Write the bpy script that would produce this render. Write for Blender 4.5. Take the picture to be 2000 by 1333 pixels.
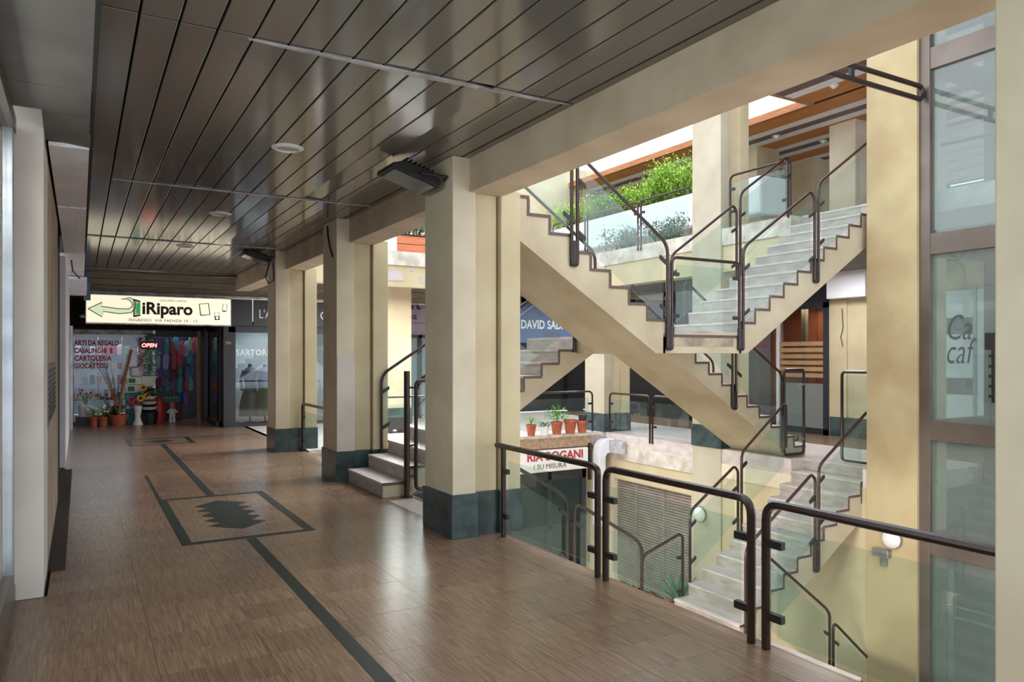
import bpy, math, random
from mathutils import Vector, Matrix
R = random.Random(7)
S = bpy.context.scene
COL = S.collection
for o in list(bpy.data.objects): bpy.data.objects.remove(o)

# ------------------------------------------------------------------ camera, sky, sun, exposure
CAM_H = 1.7
F_PX = 1450.0
YAW = math.atan2(1000 - 156, F_PX)
cam = bpy.data.cameras.new('camera')
cam.sensor_width = 36.0
cam.lens = 36.0 * F_PX / 2000.0
cam.shift_y = 29.5 / 2000.0
cam.clip_start = 0.05
cam.clip_end = 300
camo = bpy.data.objects.new('camera', cam)
COL.objects.link(camo)
camo.location = (0, 0, CAM_H)
camo.rotation_euler = (math.pi / 2, 0, -YAW)
S.camera = camo

w = bpy.data.worlds.new('overcast_sky')
S.world = w
w.use_nodes = True
nt = w.node_tree
bg = nt.nodes['Background']
tc = nt.nodes.new('ShaderNodeTexCoord')
no = nt.nodes.new('ShaderNodeTexNoise')
no.inputs['Scale'].default_value = 2.0
cr = nt.nodes.new('ShaderNodeValToRGB')
cr.color_ramp.elements[0].color = (0.78, 0.88, 1.0, 1)
cr.color_ramp.elements[1].color = (0.94, 0.97, 1.0, 1)
nt.links.new(tc.outputs['Generated'], no.inputs['Vector'])
nt.links.new(no.outputs['Fac'], cr.inputs['Fac'])
nt.links.new(cr.outputs['Color'], bg.inputs['Color'])
bg.inputs['Strength'].default_value = 1.75
sun = bpy.data.lights.new('sun', 'SUN')
sun.energy = 1.7
sun.angle = math.radians(30)
sun.color = (1.0, 0.97, 0.92)
suno = bpy.data.objects.new('sun', sun)
COL.objects.link(suno)
suno.rotation_euler = (0, math.radians(41), 0)
S.view_settings.view_transform = 'Standard'
S.view_settings.look = 'None'
S.view_settings.gamma = 1.0
S.view_settings.use_curve_mapping = False
S.view_settings.exposure = 0.82


def lamp(name, energy, loc, size, rot=(0, 0, 0), color=(1, 1, 1), size_y=None):
    d = bpy.data.lights.new(name, 'AREA')
    d.energy = energy
    d.size = size
    d.color = color
    if size_y:
        d.shape = 'RECTANGLE'
        d.size_y = size_y
    o = bpy.data.objects.new(name, d)
    COL.objects.link(o)
    o.location = loc
    o.rotation_euler = rot
    return o


lamp('gallery_fill_light', 45, (12.3, 9.3, 3.4), 1.0)  # fill lights added to brighten the far galleries, here and below
lamp('gallery_fill_light', 170, (6.2, 15.0, 3.15), 2.5, size_y=2.2)
lamp('gallery_fill_light', 90, (12.6, 16.4, 3.3), 1.5)
# unseen fill lights added behind the left shop window and in the basement
lamp('shop_fill_light', 36, (-.62, 3.0, 3.05), .3, (0, math.radians(-50), 0), (1.0, .97, .92), 5.0)
for yy in (5.3, 8.2): lamp('arcade_fill_light', 290, (2.2, yy, -.4), .5, (0, math.radians(-35), 0), (1.0, .96, .88), 1.6)
S.cycles.max_bounces = 10
S.cycles.diffuse_bounces = 6
S.cycles.glossy_bounces = 4
S.cycles.transparent_max_bounces = 24


# ------------------------------------------------------------------ materials
def lin(c):
    return tuple(((v / 255.0) / 12.92 if v / 255.0 <= 0.04045 else ((v / 255.0 + 0.055) / 1.055) ** 2.4) for v in c) + (1,)


def mat(name, rgb, rough=0.6, metal=0.0, spec=0.5, var=0.0, vscale=4.0, stretch=(1, 1, 1), rgb2=None, bump=0.0,
        rnd=0.0, detail=6.0, coat=0.0, lo=0.35, hi=0.65):
    m = bpy.data.materials.new(name)
    m.use_nodes = True
    n = m.node_tree.nodes
    l = m.node_tree.links
    b = n['Principled BSDF']
    b.inputs['Roughness'].default_value = rough
    b.inputs['Metallic'].default_value = metal
    b.inputs['Specular IOR Level'].default_value = spec
    b.inputs['Coat Weight'].default_value = coat
    c1 = lin(rgb)
    b.inputs['Base Color'].default_value = c1
    if var or rgb2 or rnd or bump:
        t = n.new('ShaderNodeTexCoord')
        mp = n.new('ShaderNodeMapping')
        mp.inputs['Scale'].default_value = stretch
        l.new(t.outputs['Object'], mp.inputs['Vector'])
        oi = n.new('ShaderNodeObjectInfo')
        if rnd:
            mul = n.new('ShaderNodeMath')
            mul.operation = 'MULTIPLY'
            mul.inputs[1].default_value = 137.0
            l.new(oi.outputs['Random'], mul.inputs[0])
            cb = n.new('ShaderNodeCombineXYZ')
            for k in range(3): l.new(mul.outputs[0], cb.inputs[k])
            l.new(cb.outputs[0], mp.inputs['Location'])
        ns = n.new('ShaderNodeTexNoise')
        ns.inputs['Scale'].default_value = vscale
        ns.inputs['Detail'].default_value = detail
        l.new(mp.outputs[0], ns.inputs['Vector'])
        ra = n.new('ShaderNodeValToRGB')
        ra.color_ramp.elements[0].position = lo
        ra.color_ramp.elements[1].position = hi
        c2 = lin(rgb2) if rgb2 else tuple(v * (1 - var) for v in c1[:3]) + (1,)
        ra.color_ramp.elements[0].color = c2
        ra.color_ramp.elements[1].color = c1
        l.new(ns.outputs['Fac'], ra.inputs['Fac'])
        out = ra.outputs['Color']
        if rnd:
            hs = n.new('ShaderNodeHueSaturation')
            mr = n.new('ShaderNodeMapRange')
            mr.inputs['To Min'].default_value = 1 - rnd
            mr.inputs['To Max'].default_value = 1 + rnd
            l.new(oi.outputs['Random'], mr.inputs['Value'])
            l.new(mr.outputs[0], hs.inputs['Value'])
            l.new(out, hs.inputs['Color'])
            out = hs.outputs['Color']
        l.new(out, b.inputs['Base Color'])
        if bump:
            bp = n.new('ShaderNodeBump')
            bp.inputs['Strength'].default_value = bump
            bp.inputs['Distance'].default_value = 0.01
            l.new(ns.outputs['Fac'], bp.inputs['Height'])
            l.new(bp.outputs[0], b.inputs['Normal'])
    return m


def glassmat(name, tint, refl=1.0, haze=0.0):
    m = bpy.data.materials.new(name)
    m.use_nodes = True
    n = m.node_tree.nodes
    l = m.node_tree.links
    n.remove(n['Principled BSDF'])
    out = n['Material Output']
    tr = n.new('ShaderNodeBsdfTransparent')
    tr.inputs['Color'].default_value = tint + (1,)
    gl = n.new('ShaderNodeBsdfGlossy')
    gl.inputs['Roughness'].default_value = 0.02
    fr = n.new('ShaderNodeFresnel')
    fr.inputs['IOR'].default_value = 1.5
    mu = n.new('ShaderNodeMath')
    mu.operation = 'MULTIPLY'
    mu.inputs[1].default_value = refl
    l.new(fr.outputs[0], mu.inputs[0])
    mx = n.new('ShaderNodeMixShader')
    ge = n.new('ShaderNodeNewGeometry')
    inv = n.new('ShaderNodeMath')
    inv.operation = 'SUBTRACT'
    inv.inputs[0].default_value = 1.0
    l.new(ge.outputs['Backfacing'], inv.inputs[1])
    m3 = n.new('ShaderNodeMath')
    m3.operation = 'MULTIPLY'
    m3.use_clamp = True
    l.new(mu.outputs[0], m3.inputs[0])
    l.new(inv.outputs[0], m3.inputs[1])
    l.new(m3.outputs[0], mx.inputs['Fac'])
    base = tr
    if haze:
        df = n.new('ShaderNodeBsdfDiffuse')
        df.inputs['Color'].default_value = (0.75, 0.82, 0.8, 1)
        m2 = n.new('ShaderNodeMixShader')
        m2.inputs['Fac'].default_value = haze
        l.new(tr.outputs[0], m2.inputs[1])
        l.new(df.outputs[0], m2.inputs[2])
        base = m2
    l.new(base.outputs[0], mx.inputs[1])
    l.new(gl.outputs[0], mx.inputs[2])
    l.new(mx.outputs[0], out.inputs['Surface'])
    return m


def emat(name, rgb, strength):
    m = bpy.data.materials.new(name)
    m.use_nodes = True
    b = m.node_tree.nodes['Principled BSDF']
    b.inputs['Base Color'].default_value = lin(rgb)
    b.inputs['Emission Color'].default_value = lin(rgb)
    b.inputs['Emission Strength'].default_value = strength
    return m


M = {}
M['travertine'] = mat('travertine', (148, 121, 100), 0.25, spec=0.42, vscale=5.0, stretch=(16, 0.8, 3), rgb2=(102, 79, 63), bump=0.0, rnd=0.11, detail=10, lo=0.25, hi=0.75)
M['travertine_pale'] = mat('travertine_pale', (208, 197, 195), 0.5, vscale=4, stretch=(5, 1.2, 2), rgb2=(188, 175, 172), bump=0.01, rnd=0.05)
M['riser_stone'] = mat('riser_stone', (182, 171, 166), 0.6, vscale=4, stretch=(2, 1, 4), rgb2=(158, 150, 140), bump=0.01, rnd=0.05)
M['joint'] = mat('joint', (52, 42, 36), 0.8)
M['green_marble'] = mat('green_marble', (66, 84, 84), 0.32, vscale=6, rgb2=(34, 50, 54), bump=0.02, rnd=0.05, detail=10)
M['inlay'] = mat('inlay', (20, 40, 38), 0.45, vscale=8, rgb2=(14, 28, 28), detail=8)
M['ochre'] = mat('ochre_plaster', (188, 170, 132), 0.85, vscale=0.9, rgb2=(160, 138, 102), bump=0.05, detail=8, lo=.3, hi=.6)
M['yellow'] = mat('yellow_plaster', (206, 192, 160), 0.8, vscale=1.6, rgb2=(192, 176, 143), bump=0.05, detail=9)
M['cream'] = mat('cream_plaster', (222, 210, 188), 0.8, vscale=1.8, rgb2=(206, 193, 168), bump=0.05, detail=9)
M['beam'] = mat('beam_plaster', (206, 190, 168), 0.85, vscale=2.2, rgb2=(188, 171, 148), bump=0.08, detail=10)
M['wallwhite'] = mat('white_plaster', (218, 212, 204), 0.85, vscale=1.5, rgb2=(200, 192, 182), bump=0.08, detail=8)
M['leftside'] = mat('beige_wall', (178, 160, 142), 0.85, vscale=2, rgb2=(150, 132, 116), bump=0.06)
M['concrete'] = mat('pale_concrete', (214, 208, 198), 0.8, vscale=4, rgb2=(176, 166, 154), bump=0.06, detail=10)
M['stringer'] = mat('stair_plaster', (194, 182, 158), 0.85, vscale=1.5, rgb2=(172, 158, 132), bump=0.06, detail=8)
M['soffit'] = mat('stair_soffit', (178, 163, 142), 0.9, vscale=1.5, rgb2=(192, 172, 144), bump=0.04)
M['panel'] = mat('ceiling_metal', (124, 120, 116), 0.12, metal=0.2, spec=0.6, vscale=1.2, rgb2=(122, 117, 112), bump=0.02, rnd=0.05)
M['dark'] = mat('dark_void', (16, 15, 14), 0.9)
M['trimgrey'] = mat('trim_grey', (206, 204, 210), 0.5, metal=0.1, vscale=5, rgb2=(140, 136, 138))
M['tube'] = mat('brown_tube', (54, 38, 33), 0.32, metal=0.25, vscale=30, rgb2=(40, 28, 26), spec=0.6)
M['clamp'] = mat('black_clamp', (30, 28, 28), 0.5)
M['glass'] = glassmat('green_glass', (0.885, 0.945, 0.93), 1.2, 0.02)
M['glass_clear'] = glassmat('clear_glass', (0.93, 0.96, 0.96), 1.0)
M['glass_dark'] = glassmat('dark_glass', (0.62, 0.70, 0.72), 1.6)
M['glass_lift'] = glassmat('lift_glass', (0.72, 0.82, 0.80), 1.9, 0.10)
M['bronze'] = mat('bronze_steel', (118, 106, 98), 0.4, metal=0.5, vscale=1.2, rgb2=(98, 88, 80))
M['alu'] = mat('aluminium', (176, 180, 186), 0.3, metal=0.8, vscale=5, rgb2=(150, 154, 160))
M['navy'] = mat('navy_metal', (28, 32, 48), 0.4, vscale=3, rgb2=(22, 25, 38))
M['charcoal'] = mat('charcoal_fascia', (46, 46, 52), 0.45, vscale=3, rgb2=(38, 38, 44))
M['fascia_board'] = mat('fascia_board', (136, 126, 108), 0.6, vscale=3, stretch=(1, 6, 6), rgb2=(116, 106, 90))
M['soffit_grey'] = mat('soffit_board_grey', (108, 104, 100), 0.7, vscale=2, rgb2=(96, 92, 88))
M['soffit_white'] = mat('soffit_board_white', (232, 232, 240), 0.8, vscale=3, rgb2=(220, 220, 228))
M['speckle'] = mat('speckled_tile', (244, 244, 252), 0.9, vscale=55, rgb2=(70, 70, 84), lo=0.30, hi=0.40, detail=2)
M['white'] = mat('white_plastic', (232, 230, 226), 0.4, var=0.06)
M['offwhite'] = mat('offwhite_paint', (224, 222, 228), 0.5, var=0.05)
M['black'] = mat('black_plastic', (24, 23, 24), 0.45, var=0.1)
M['terracotta'] = mat('terracotta', (184, 98, 70), 0.75, vscale=8, rgb2=(160, 82, 58))
M['red'] = mat('red_paint', (170, 40, 32), 0.45, var=0.15)
M['orange'] = mat('orange_paint', (206, 92, 44), 0.6, var=0.1)
M['wood'] = mat('warm_wood', (176, 112, 60), 0.5, vscale=5, stretch=(8, 0.6, 8), rgb2=(146, 86, 42))
M['wooddark'] = mat('dark_wood', (96, 76, 70), 0.5, vscale=5, stretch=(8, 0.6, 8), rgb2=(78, 60, 56))
M['woodlight'] = mat('pale_slat', (206, 200, 198), 0.5, vscale=5, stretch=(8, 0.6, 8), rgb2=(186, 178, 174))
M['woodorange'] = mat('orange_wood', (204, 124, 86), 0.6, vscale=5, stretch=(.4, 6, 6), rgb2=(184, 104, 70))
M['leaf'] = mat('leaf_green', (128, 176, 74), 0.5, vscale=3, rgb2=(84, 134, 50))
M['leaf_light'] = mat('leaf_yellowgreen', (186, 214, 96), 0.5, vscale=2.5, rgb2=(140, 184, 70))
M['leaf_blue'] = mat('leaf_bluegreen', (92, 140, 112), 0.5, vscale=3, rgb2=(56, 100, 78))
M['soil'] = mat('soil', (70, 54, 42), 0.95, var=0.3, vscale=20)
M['lilac'] = mat('lilac_fascia', (142, 126, 136), 0.6, vscale=3, rgb2=(130, 114, 124))
M['ink'] = mat('dark_ink', (38, 30, 26), 0.6)
M['inkred'] = mat('crimson_ink', (178, 36, 58), 0.6)
M['inkgreen'] = mat('green_ink', (36, 120, 62), 0.6)
M['inkgrey'] = mat('grey_ink', (120, 122, 120), 0.6)
M['inkpale'] = emat('pale_green_ink', (214, 228, 192), 0.42)
M['litwhite'] = emat('lit_white_print', (250, 246, 236), 0.5)
M['litgreen'] = emat('lit_green_print', (30, 150, 80), 0.5)
M['litgrey'] = emat('lit_grey_print', (150, 150, 140), 0.5)
M['lettering'] = mat('white_lettering', (240, 240, 242), 0.5)
M['glassink'] = mat('etched_lettering', (66, 74, 76), 0.6)
M['bluefascia'] = mat('blue_fascia', (92, 112, 160), 0.5, var=0.12, vscale=2)
M['lens'] = mat('lamp_lens', (92, 100, 110), 0.15, vscale=2, rgb2=(70, 78, 88))
M['slate'] = mat('slate_paint', (92, 102, 106), 0.6, vscale=2, rgb2=(76, 86, 90))
M['shutter'] = mat('grey_shutter', (158, 147, 140), 0.5, vscale=4, rgb2=(138, 128, 120))
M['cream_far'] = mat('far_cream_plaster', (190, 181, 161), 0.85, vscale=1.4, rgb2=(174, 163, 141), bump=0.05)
M['curtain'] = mat('pale_curtain', (206, 216, 210), 0.9, vscale=3, stretch=(1, 8, .3), rgb2=(180, 194, 188))
M['brick'] = mat('brown_fascia', (196, 168, 142), 0.8, vscale=12, rgb2=(170, 140, 116), bump=0.1)
M['paper'] = mat('paper', (236, 232, 234), 0.8, var=0.05)
M['lightbox'] = emat('lightbox_face', (246, 236, 208), 0.5)
M['neon'] = emat('neon_red', (255, 120, 120), 2.5)
M['tubelight'] = emat('tube_light', (225, 235, 255), 3.0)
M['peel'] = mat('peeled_render', (196, 190, 188), 0.9, var=0.15, vscale=6)
for nm, c in dict(cyan=(60, 150, 160), blue=(52, 70, 140), purple=(112, 74, 150), pink=(206, 92, 130), magenta=(170, 30, 90), sunflower=(226, 180, 40),
                  mint=(150, 210, 180), greenbox=(60, 130, 90), maroon=(96, 28, 34), denim=(70, 96, 128), olive=(92, 96, 62), tan=(176, 140, 100), lavender=(170, 160, 200)).items():
    M[nm] = mat(nm, c, 0.55, var=0.2, vscale=6)

# ------------------------------------------------------------------ mesh helpers
ORG = {}


class B:
    def __init__(s):
        s.v = []
        s.f = []

    def box(s, x0, x1, y0, y1, z0, z1):
        i = len(s.v)
        s.v += [(x0, y0, z0), (x1, y0, z0), (x1, y1, z0), (x0, y1, z0), (x0, y0, z1), (x1, y0, z1), (x1, y1, z1), (x0, y1, z1)]
        s.f += [(i, i + 3, i + 2, i + 1), (i + 4, i + 5, i + 6, i + 7), (i, i + 1, i + 5, i + 4), (i + 1, i + 2, i + 6, i + 5), (i + 2, i + 3, i + 7, i + 6), (i + 3, i, i + 4, i + 7)]
        return s

    def prism(s, poly, axis, a0, a1):
        """poly in the two other axes (order xyz), extruded along axis"""
        n = len(poly)
        i = len(s.v)
        for a in (a0, a1):
            for p, q in poly:
                s.v.append((a, p, q) if axis == 'x' else (p, a, q) if axis == 'y' else (p, q, a))
        s.f.append(tuple(range(i, i + n)))
        s.f.append(tuple(range(i + 2 * n - 1, i + n - 1, -1)))
        for k in range(n):
            k2 = (k + 1) % n
            s.f.append((i + k, i + n + k, i + n + k2, i + k2))
        return s

    def tube(s, pts, r, n=8, r1=None):
        P = [Vector(p) for p in pts]
        m = len(P)
        t = [(P[min(k + 1, m - 1)] - P[max(k - 1, 0)]).normalized() for k in range(m)]
        up = Vector((0, 0, 1)) if abs(t[0].z) < 0.9 else Vector((1, 0, 0))
        nn = t[0].cross(up).normalized()
        i = len(s.v)
        for k in range(m):
            nn = (nn - t[k] * nn.dot(t[k])).normalized()
            b = t[k].cross(nn)
            rr = r if r1 is None else r + (r1 - r) * k / max(1, m - 1)
            for a in range(n):
                an = 2 * math.pi * a / n
                s.v.append(tuple(P[k] + (nn * math.cos(an) + b * math.sin(an)) * rr))
        for k in range(m - 1):
            for a in range(n):
                a2 = (a + 1) % n
                s.f.append((i + k * n + a, i + k * n + a2, i + (k + 1) * n + a2, i + (k + 1) * n + a))
        s.f.append(tuple(i + a for a in range(n - 1, -1, -1)))
        s.f.append(tuple(i + (m - 1) * n + a for a in range(n)))
        return s

    def lathe(s, prof, c, n=16):
        i = len(s.v)
        m = len(prof)
        for r, z in prof:
            for a in range(n):
                an = 2 * math.pi * a / n
                s.v.append((c[0] + r * math.cos(an), c[1] + r * math.sin(an), c[2] + z))
        for k in range(m - 1):
            for a in range(n):
                a2 = (a + 1) % n
                s.f.append((i + k * n + a, i + k * n + a2, i + (k + 1) * n + a2, i + (k + 1) * n + a))
        s.f.append(tuple(i + a for a in range(n - 1, -1, -1)))
        s.f.append(tuple(i + (m - 1) * n + a for a in range(n)))
        return s

    def poly3(s, pts, th):
        """flat polygon with thickness vector th"""
        n = len(pts)
        i = len(s.v)
        th = Vector(th)
        for p in pts: s.v.append(tuple(Vector(p) - th * .5))
        for p in pts: s.v.append(tuple(Vector(p) + th * .5))
        s.f.append(tuple(range(i, i + n)))
        s.f.append(tuple(range(i + 2 * n - 1, i + n - 1, -1)))
        for k in range(n):
            k2 = (k + 1) % n
            s.f.append((i + k, i + n + k, i + n + k2, i + k2))
        return s

    def leaf(s, p, d, ln, wd, up=Vector((0, 0, 1))):
        p = Vector(p)
        d = Vector(d).normalized()
        sd = d.cross(up)
        if sd.length < 1e-3: sd = Vector((1, 0, 0))
        sd.normalize()
        nrm = sd.cross(d)
        i = len(s.v)
        s.v += [tuple(p), tuple(p + d * ln * .45 + sd * wd * .5 + nrm * ln * .06), tuple(p + d * ln), tuple(p + d * ln * .45 - sd * wd * .5 + nrm * ln * .06)]
        s.f += [(i, i + 1, i + 2), (i, i + 2, i + 3)]
        return s

    def build(s, name, m, parent=None, smooth=False, kind=None, bevel=0, org=None):
        me = bpy.data.meshes.new(name)
        g = org if org is not None else (ORG.get(parent.name, Vector((0, 0, 0))) if parent else Vector((0, 0, 0)))
        g = Vector(g)
        me.from_pydata([(x - g.x, y - g.y, z - g.z) for x, y, z in s.v], [], s.f)
        me.update()
        if smooth:
            me.shade_smooth()
            try:
                me.set_sharp_from_angle(angle=math.radians(40))
            except Exception:
                pass
        o = bpy.data.objects.new(name, me)
        COL.objects.link(o)
        me.materials.append(M[m])
        if parent:
            o.parent = parent
            if org is not None: o.location = g - ORG.get(parent.name, Vector((0, 0, 0)))
        elif org is not None:
            o.location = g
        ORG[o.name] = g
        if kind: o['kind'] = kind
        if bevel:
            bv = o.modifiers.new('bevel', 'BEVEL')
            bv.width = bevel
            bv.segments = 2
            bv.limit_method = 'ANGLE'
        return o


def thing(name, label, cat, loc, group=None, kind=None):
    o = bpy.data.objects.new(name, None)
    COL.objects.link(o)
    o.location = loc
    o.empty_display_size = 0.1
    ORG[o.name] = Vector(loc)
    if label: o['label'] = label
    if cat: o['category'] = cat
    if group: o['group'] = group
    if kind: o['kind'] = kind
    return o


def tag(o, label, cat, group=None):
    o['label'] = label
    o['category'] = cat
    if group: o['group'] = group
    return o


def struct(name, loc=(0, 0, 0), label=None):
    return thing(name, label, None, loc, kind='structure')


def sbox(name, m, *d, parent=None, bevel=0, label=None):
    o = B().box(*d).build(name, m, parent, bevel=bevel)
    if not parent: o['kind'] = 'structure'
    if label: o['label'] = label
    return o


def text(body, size, loc, rot, m, parent=None, name='lettering', ext=0.004, offset=0.0, shear=0.0, align='LEFT', sx=1.0, spacing=1.0):
    c = bpy.data.curves.new(name, 'FONT')
    c.body = body
    c.size = size
    c.extrude = ext
    c.offset = offset
    c.shear = shear
    c.align_x = align
    c.space_character = spacing
    c.resolution_u = 3
    tmp = bpy.data.objects.new(name, c)
    me = bpy.data.meshes.new_from_object(tmp)
    me.name = name
    bpy.data.objects.remove(tmp)
    bpy.data.curves.remove(c)
    me.materials.clear()
    o = bpy.data.objects.new(name, me)
    COL.objects.link(o)
    me.materials.append(M[m])
    o.rotation_euler = rot
    o.scale = (sx, 1, 1)
    if parent:
        o.parent = parent
        o.location = Vector(loc) - ORG[parent.name]
    else:
        o.location = loc
    return o


FRONT = (math.pi / 2, 0, 0)             # text facing -y
FACEL = (math.pi / 2, 0, -math.pi / 2)  # text facing -x


def rounded(pts, rad, n=5):
    P = [Vector(p) for p in pts]
    out = [P[0]]
    for k in range(1, len(P) - 1):
        a, b, c = P[k - 1], P[k], P[k + 1]
        d1 = (a - b)
        d2 = (c - b)
        r = min(rad, d1.length * .45, d2.length * .45)
        p1 = b + d1.normalized() * r
        p2 = b + d2.normalized() * r
        for j in range(n + 1):
            t = j / n
            out.append(p1 * (1 - t) ** 2 + b * 2 * t * (1 - t) + p2 * t * t)
    out.append(P[-1])
    return [tuple(p) for p in out]


def P3(ax, c, u, z): return (u, c, z) if ax == 'y' else (c, u, z)


def railing(label, ax, c, path, glass=None, clamps=(), r=0.021, rad=0.12, extra=(), gmat='glass', off=0.0, group=None, cat='railing'):
    u0 = min(p[0] for p in path)
    z0 = min(p[1] for p in path)
    t = thing('glass_railing', label, cat, P3(ax, c, u0, z0), group)
    B().tube(rounded([P3(ax, c, *p) for p in path], rad), r, 8).build('rail_tube', 'tube', t, smooth=True)
    for e in extra:
        B().tube(rounded([P3(ax, c, *p) for p in e], rad * .7), r, 8).build('post', 'tube', t, smooth=True)
    if glass:
        th = (0, 0.01, 0) if ax == 'y' else (0.01, 0, 0)
        B().poly3([P3(ax, c + off, *p) for p in glass], th).build('glass_pane', gmat, t)
    for u, z, du, dz in clamps:
        h = 0.022
        poly = [(u, z - h), (u + du, z + dz - h), (u + du, z + dz + h), (u, z + h)]
        th = (0, 0.036, 0) if ax == 'y' else (0.036, 0, 0)
        B().poly3([P3(ax, c + off, *p) for p in poly], th).build('glass_clamp', 'clamp', t)
    return t


# ------------------------------------------------------------------ corridor floor
XE = 3.5
fl = struct('floor', (1.5, 8, 0), 'polished travertine corridor floor with dark green inlay')
B().box(-0.42, XE, -6, 21.3, -0.27, -0.02).build('floor_bed', 'joint', fl)
B().box(3.225, XE, -6, 21.3, -0.019, 0.0).build('edge_slab', 'travertine', fl, bevel=0.004)
B().box(-0.42, 3.22, -6, 2.18, -0.019, 0.0).build('floor_slab', 'travertine', fl)
B().box(-0.42, -0.2, 2.18, 6.2, -0.019, -0.001).build('edge_slab', 'travertine', fl)
B().box(3.5, 3.52, -6, 13.3, -0.27, 0.0).build('edge_face', 'travertine', fl)
TX, TY = 0.57, 0.31
tile_me = None
cnt = 0
rest = B()
for r_ in range(62):
    y = 2.18 + r_ * TY
    for c_ in range(6):
        x = -0.2 + c_ * TX
        if cnt < 290:
            if tile_me is None:
                o = B().box(x + .001, x + TX - .001, y + .001, y + TY - .001, -0.02, 0).build('tile', 'travertine', fl, org=(x + TX / 2, y + TY / 2, 0))
                tile_me = o.data
            else:
                o = bpy.data.objects.new('tile', tile_me)
                COL.objects.link(o)
                o.parent = fl
                o.location = Vector((x + TX / 2, y + TY / 2, R.uniform(-.0005, .0004))) - ORG[fl.name]
            cnt += 1
        else:
            rest.box(x + .0015, x + TX - .0015, y + .0015, y + TY - .0015, -0.02, 0)
rest.build('far_tiles', 'travertine', fl, kind='stuff')
it = 0.0022


def strip(x0, x1, y0, y1): B().box(x0, x1, y0, y1, -0.01, it).build('inlay_strip', 'inlay', fl)


strip(1.335, 1.425, -6, 7.2)
strip(1.335, 1.425, 9.66, 15.7)
for (xa, xb, ya, yb, wx) in ((0.79, 1.99, 7.22, 9.66, .09), (0.79, 1.97, 15.7, 16.95, .09)):
    strip(xa, xa + wx, ya, yb)
    strip(xb - wx, xb, ya, yb)
    strip(xa + wx, xb - wx, ya, ya + .09)
    strip(xa + wx, xb - wx, yb - .09, yb)
strip(0.79, 0.83, 9.66, 11.75)
strip(0.77, 0.83, 16.95, 19.3)
strip(1.97, 3.22, 16.85, 16.9)
zig = [(1.39, 7.65), (1.67, 7.92), (1.53, 8.04), (1.67, 8.19), (1.54, 8.32), (1.67, 8.47), (1.54, 8.62), (1.67, 8.75), (1.54, 8.88), (1.67, 9.02), (1.39, 9.29),
       (1.11, 9.02), (1.24, 8.88), (1.11, 8.75), (1.24, 8.62), (1.11, 8.47), (1.24, 8.32), (1.11, 8.19), (1.24, 8.04), (1.11, 7.92)]
B().prism([(x, y) for x, y in zig], 'z', -0.01, it).build('inlay_motif', 'inlay', fl)
B().prism([(1.38, 16.0), (1.64, 16.32), (1.38, 16.64), (1.12, 16.32)], 'z', -0.01, it).build('inlay_motif', 'inlay', fl)

# ------------------------------------------------------------------ corridor ceiling
ce = struct('ceiling', (1.5, 8, 3.56), 'dark grey metal plank ceiling over the corridor')
ZC = 3.56
B().box(-0.42, 3.2, 0.2, 18.6, ZC + .06, 4.03).build('ceiling_slab', 'dark', ce)
bays = [(0.2, 4.5), (4.5, 8.8), (8.8, 13.1), (13.1, 18.1)]
for bi, (ya, yb) in enumerate(bays):
    sh = 0.0 if bi != 1 else 0.0
    xs = [-0.02] + [0.28 + .2 * k for k in range(15)]
    for k in range(len(xs) - 1):
        x0, x1 = xs[k] + .006, xs[k + 1] - .006
        b = B().box(x0, x1, ya + .012, yb - .012, ZC, ZC + .02)
        b.f = b.f
        o = b.build('ceiling_panel', 'panel', ce, org=((x0 + x1) / 2, (ya + yb) / 2, ZC), bevel=0.004)
        o.rotation_euler = (R.uniform(-.0012, .0012), R.uniform(-.006, .006), 0)
        if bi == 1 and k == 11: o.rotation_euler = (0.006, 0.07, 0)
        if bi == 2 and k == 9: o.rotation_euler = (-0.004, 0.06, 0)
    B().box(3.092, 3.16, ya + .012, yb - .012, ZC, ZC + .02).build('ceiling_panel', 'panel', ce)
for y, a, b_ in ((4.5, .85, 3.12), (8.8, .3, 3.12), (13.1, .1, 3.12)):
    g = B()
    n = 9
    top = []
    bot = []
    for k in range(n):
        x = a + (b_ - a) * k / (n - 1)
        wv = 0.046 * math.sin(math.pi * (k + .25) / (n - .5)) + .006 + .006 * math.sin(k * 2.1)
        top.append((x, y + .012))
        bot.append((x, y + .012 + wv))
    g.prism(top + bot[::-1], 'z', ZC - .012, ZC - .002)
    g.build('joint_strip', 'trimgrey', ce)

# beams between pillars
BZ = 3.24
sbox('beam', 'beam', 3.16, 3.52, 0.2, 18.4, BZ, 4.03, label='beige plastered beam running over the corridor pillars')


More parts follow.
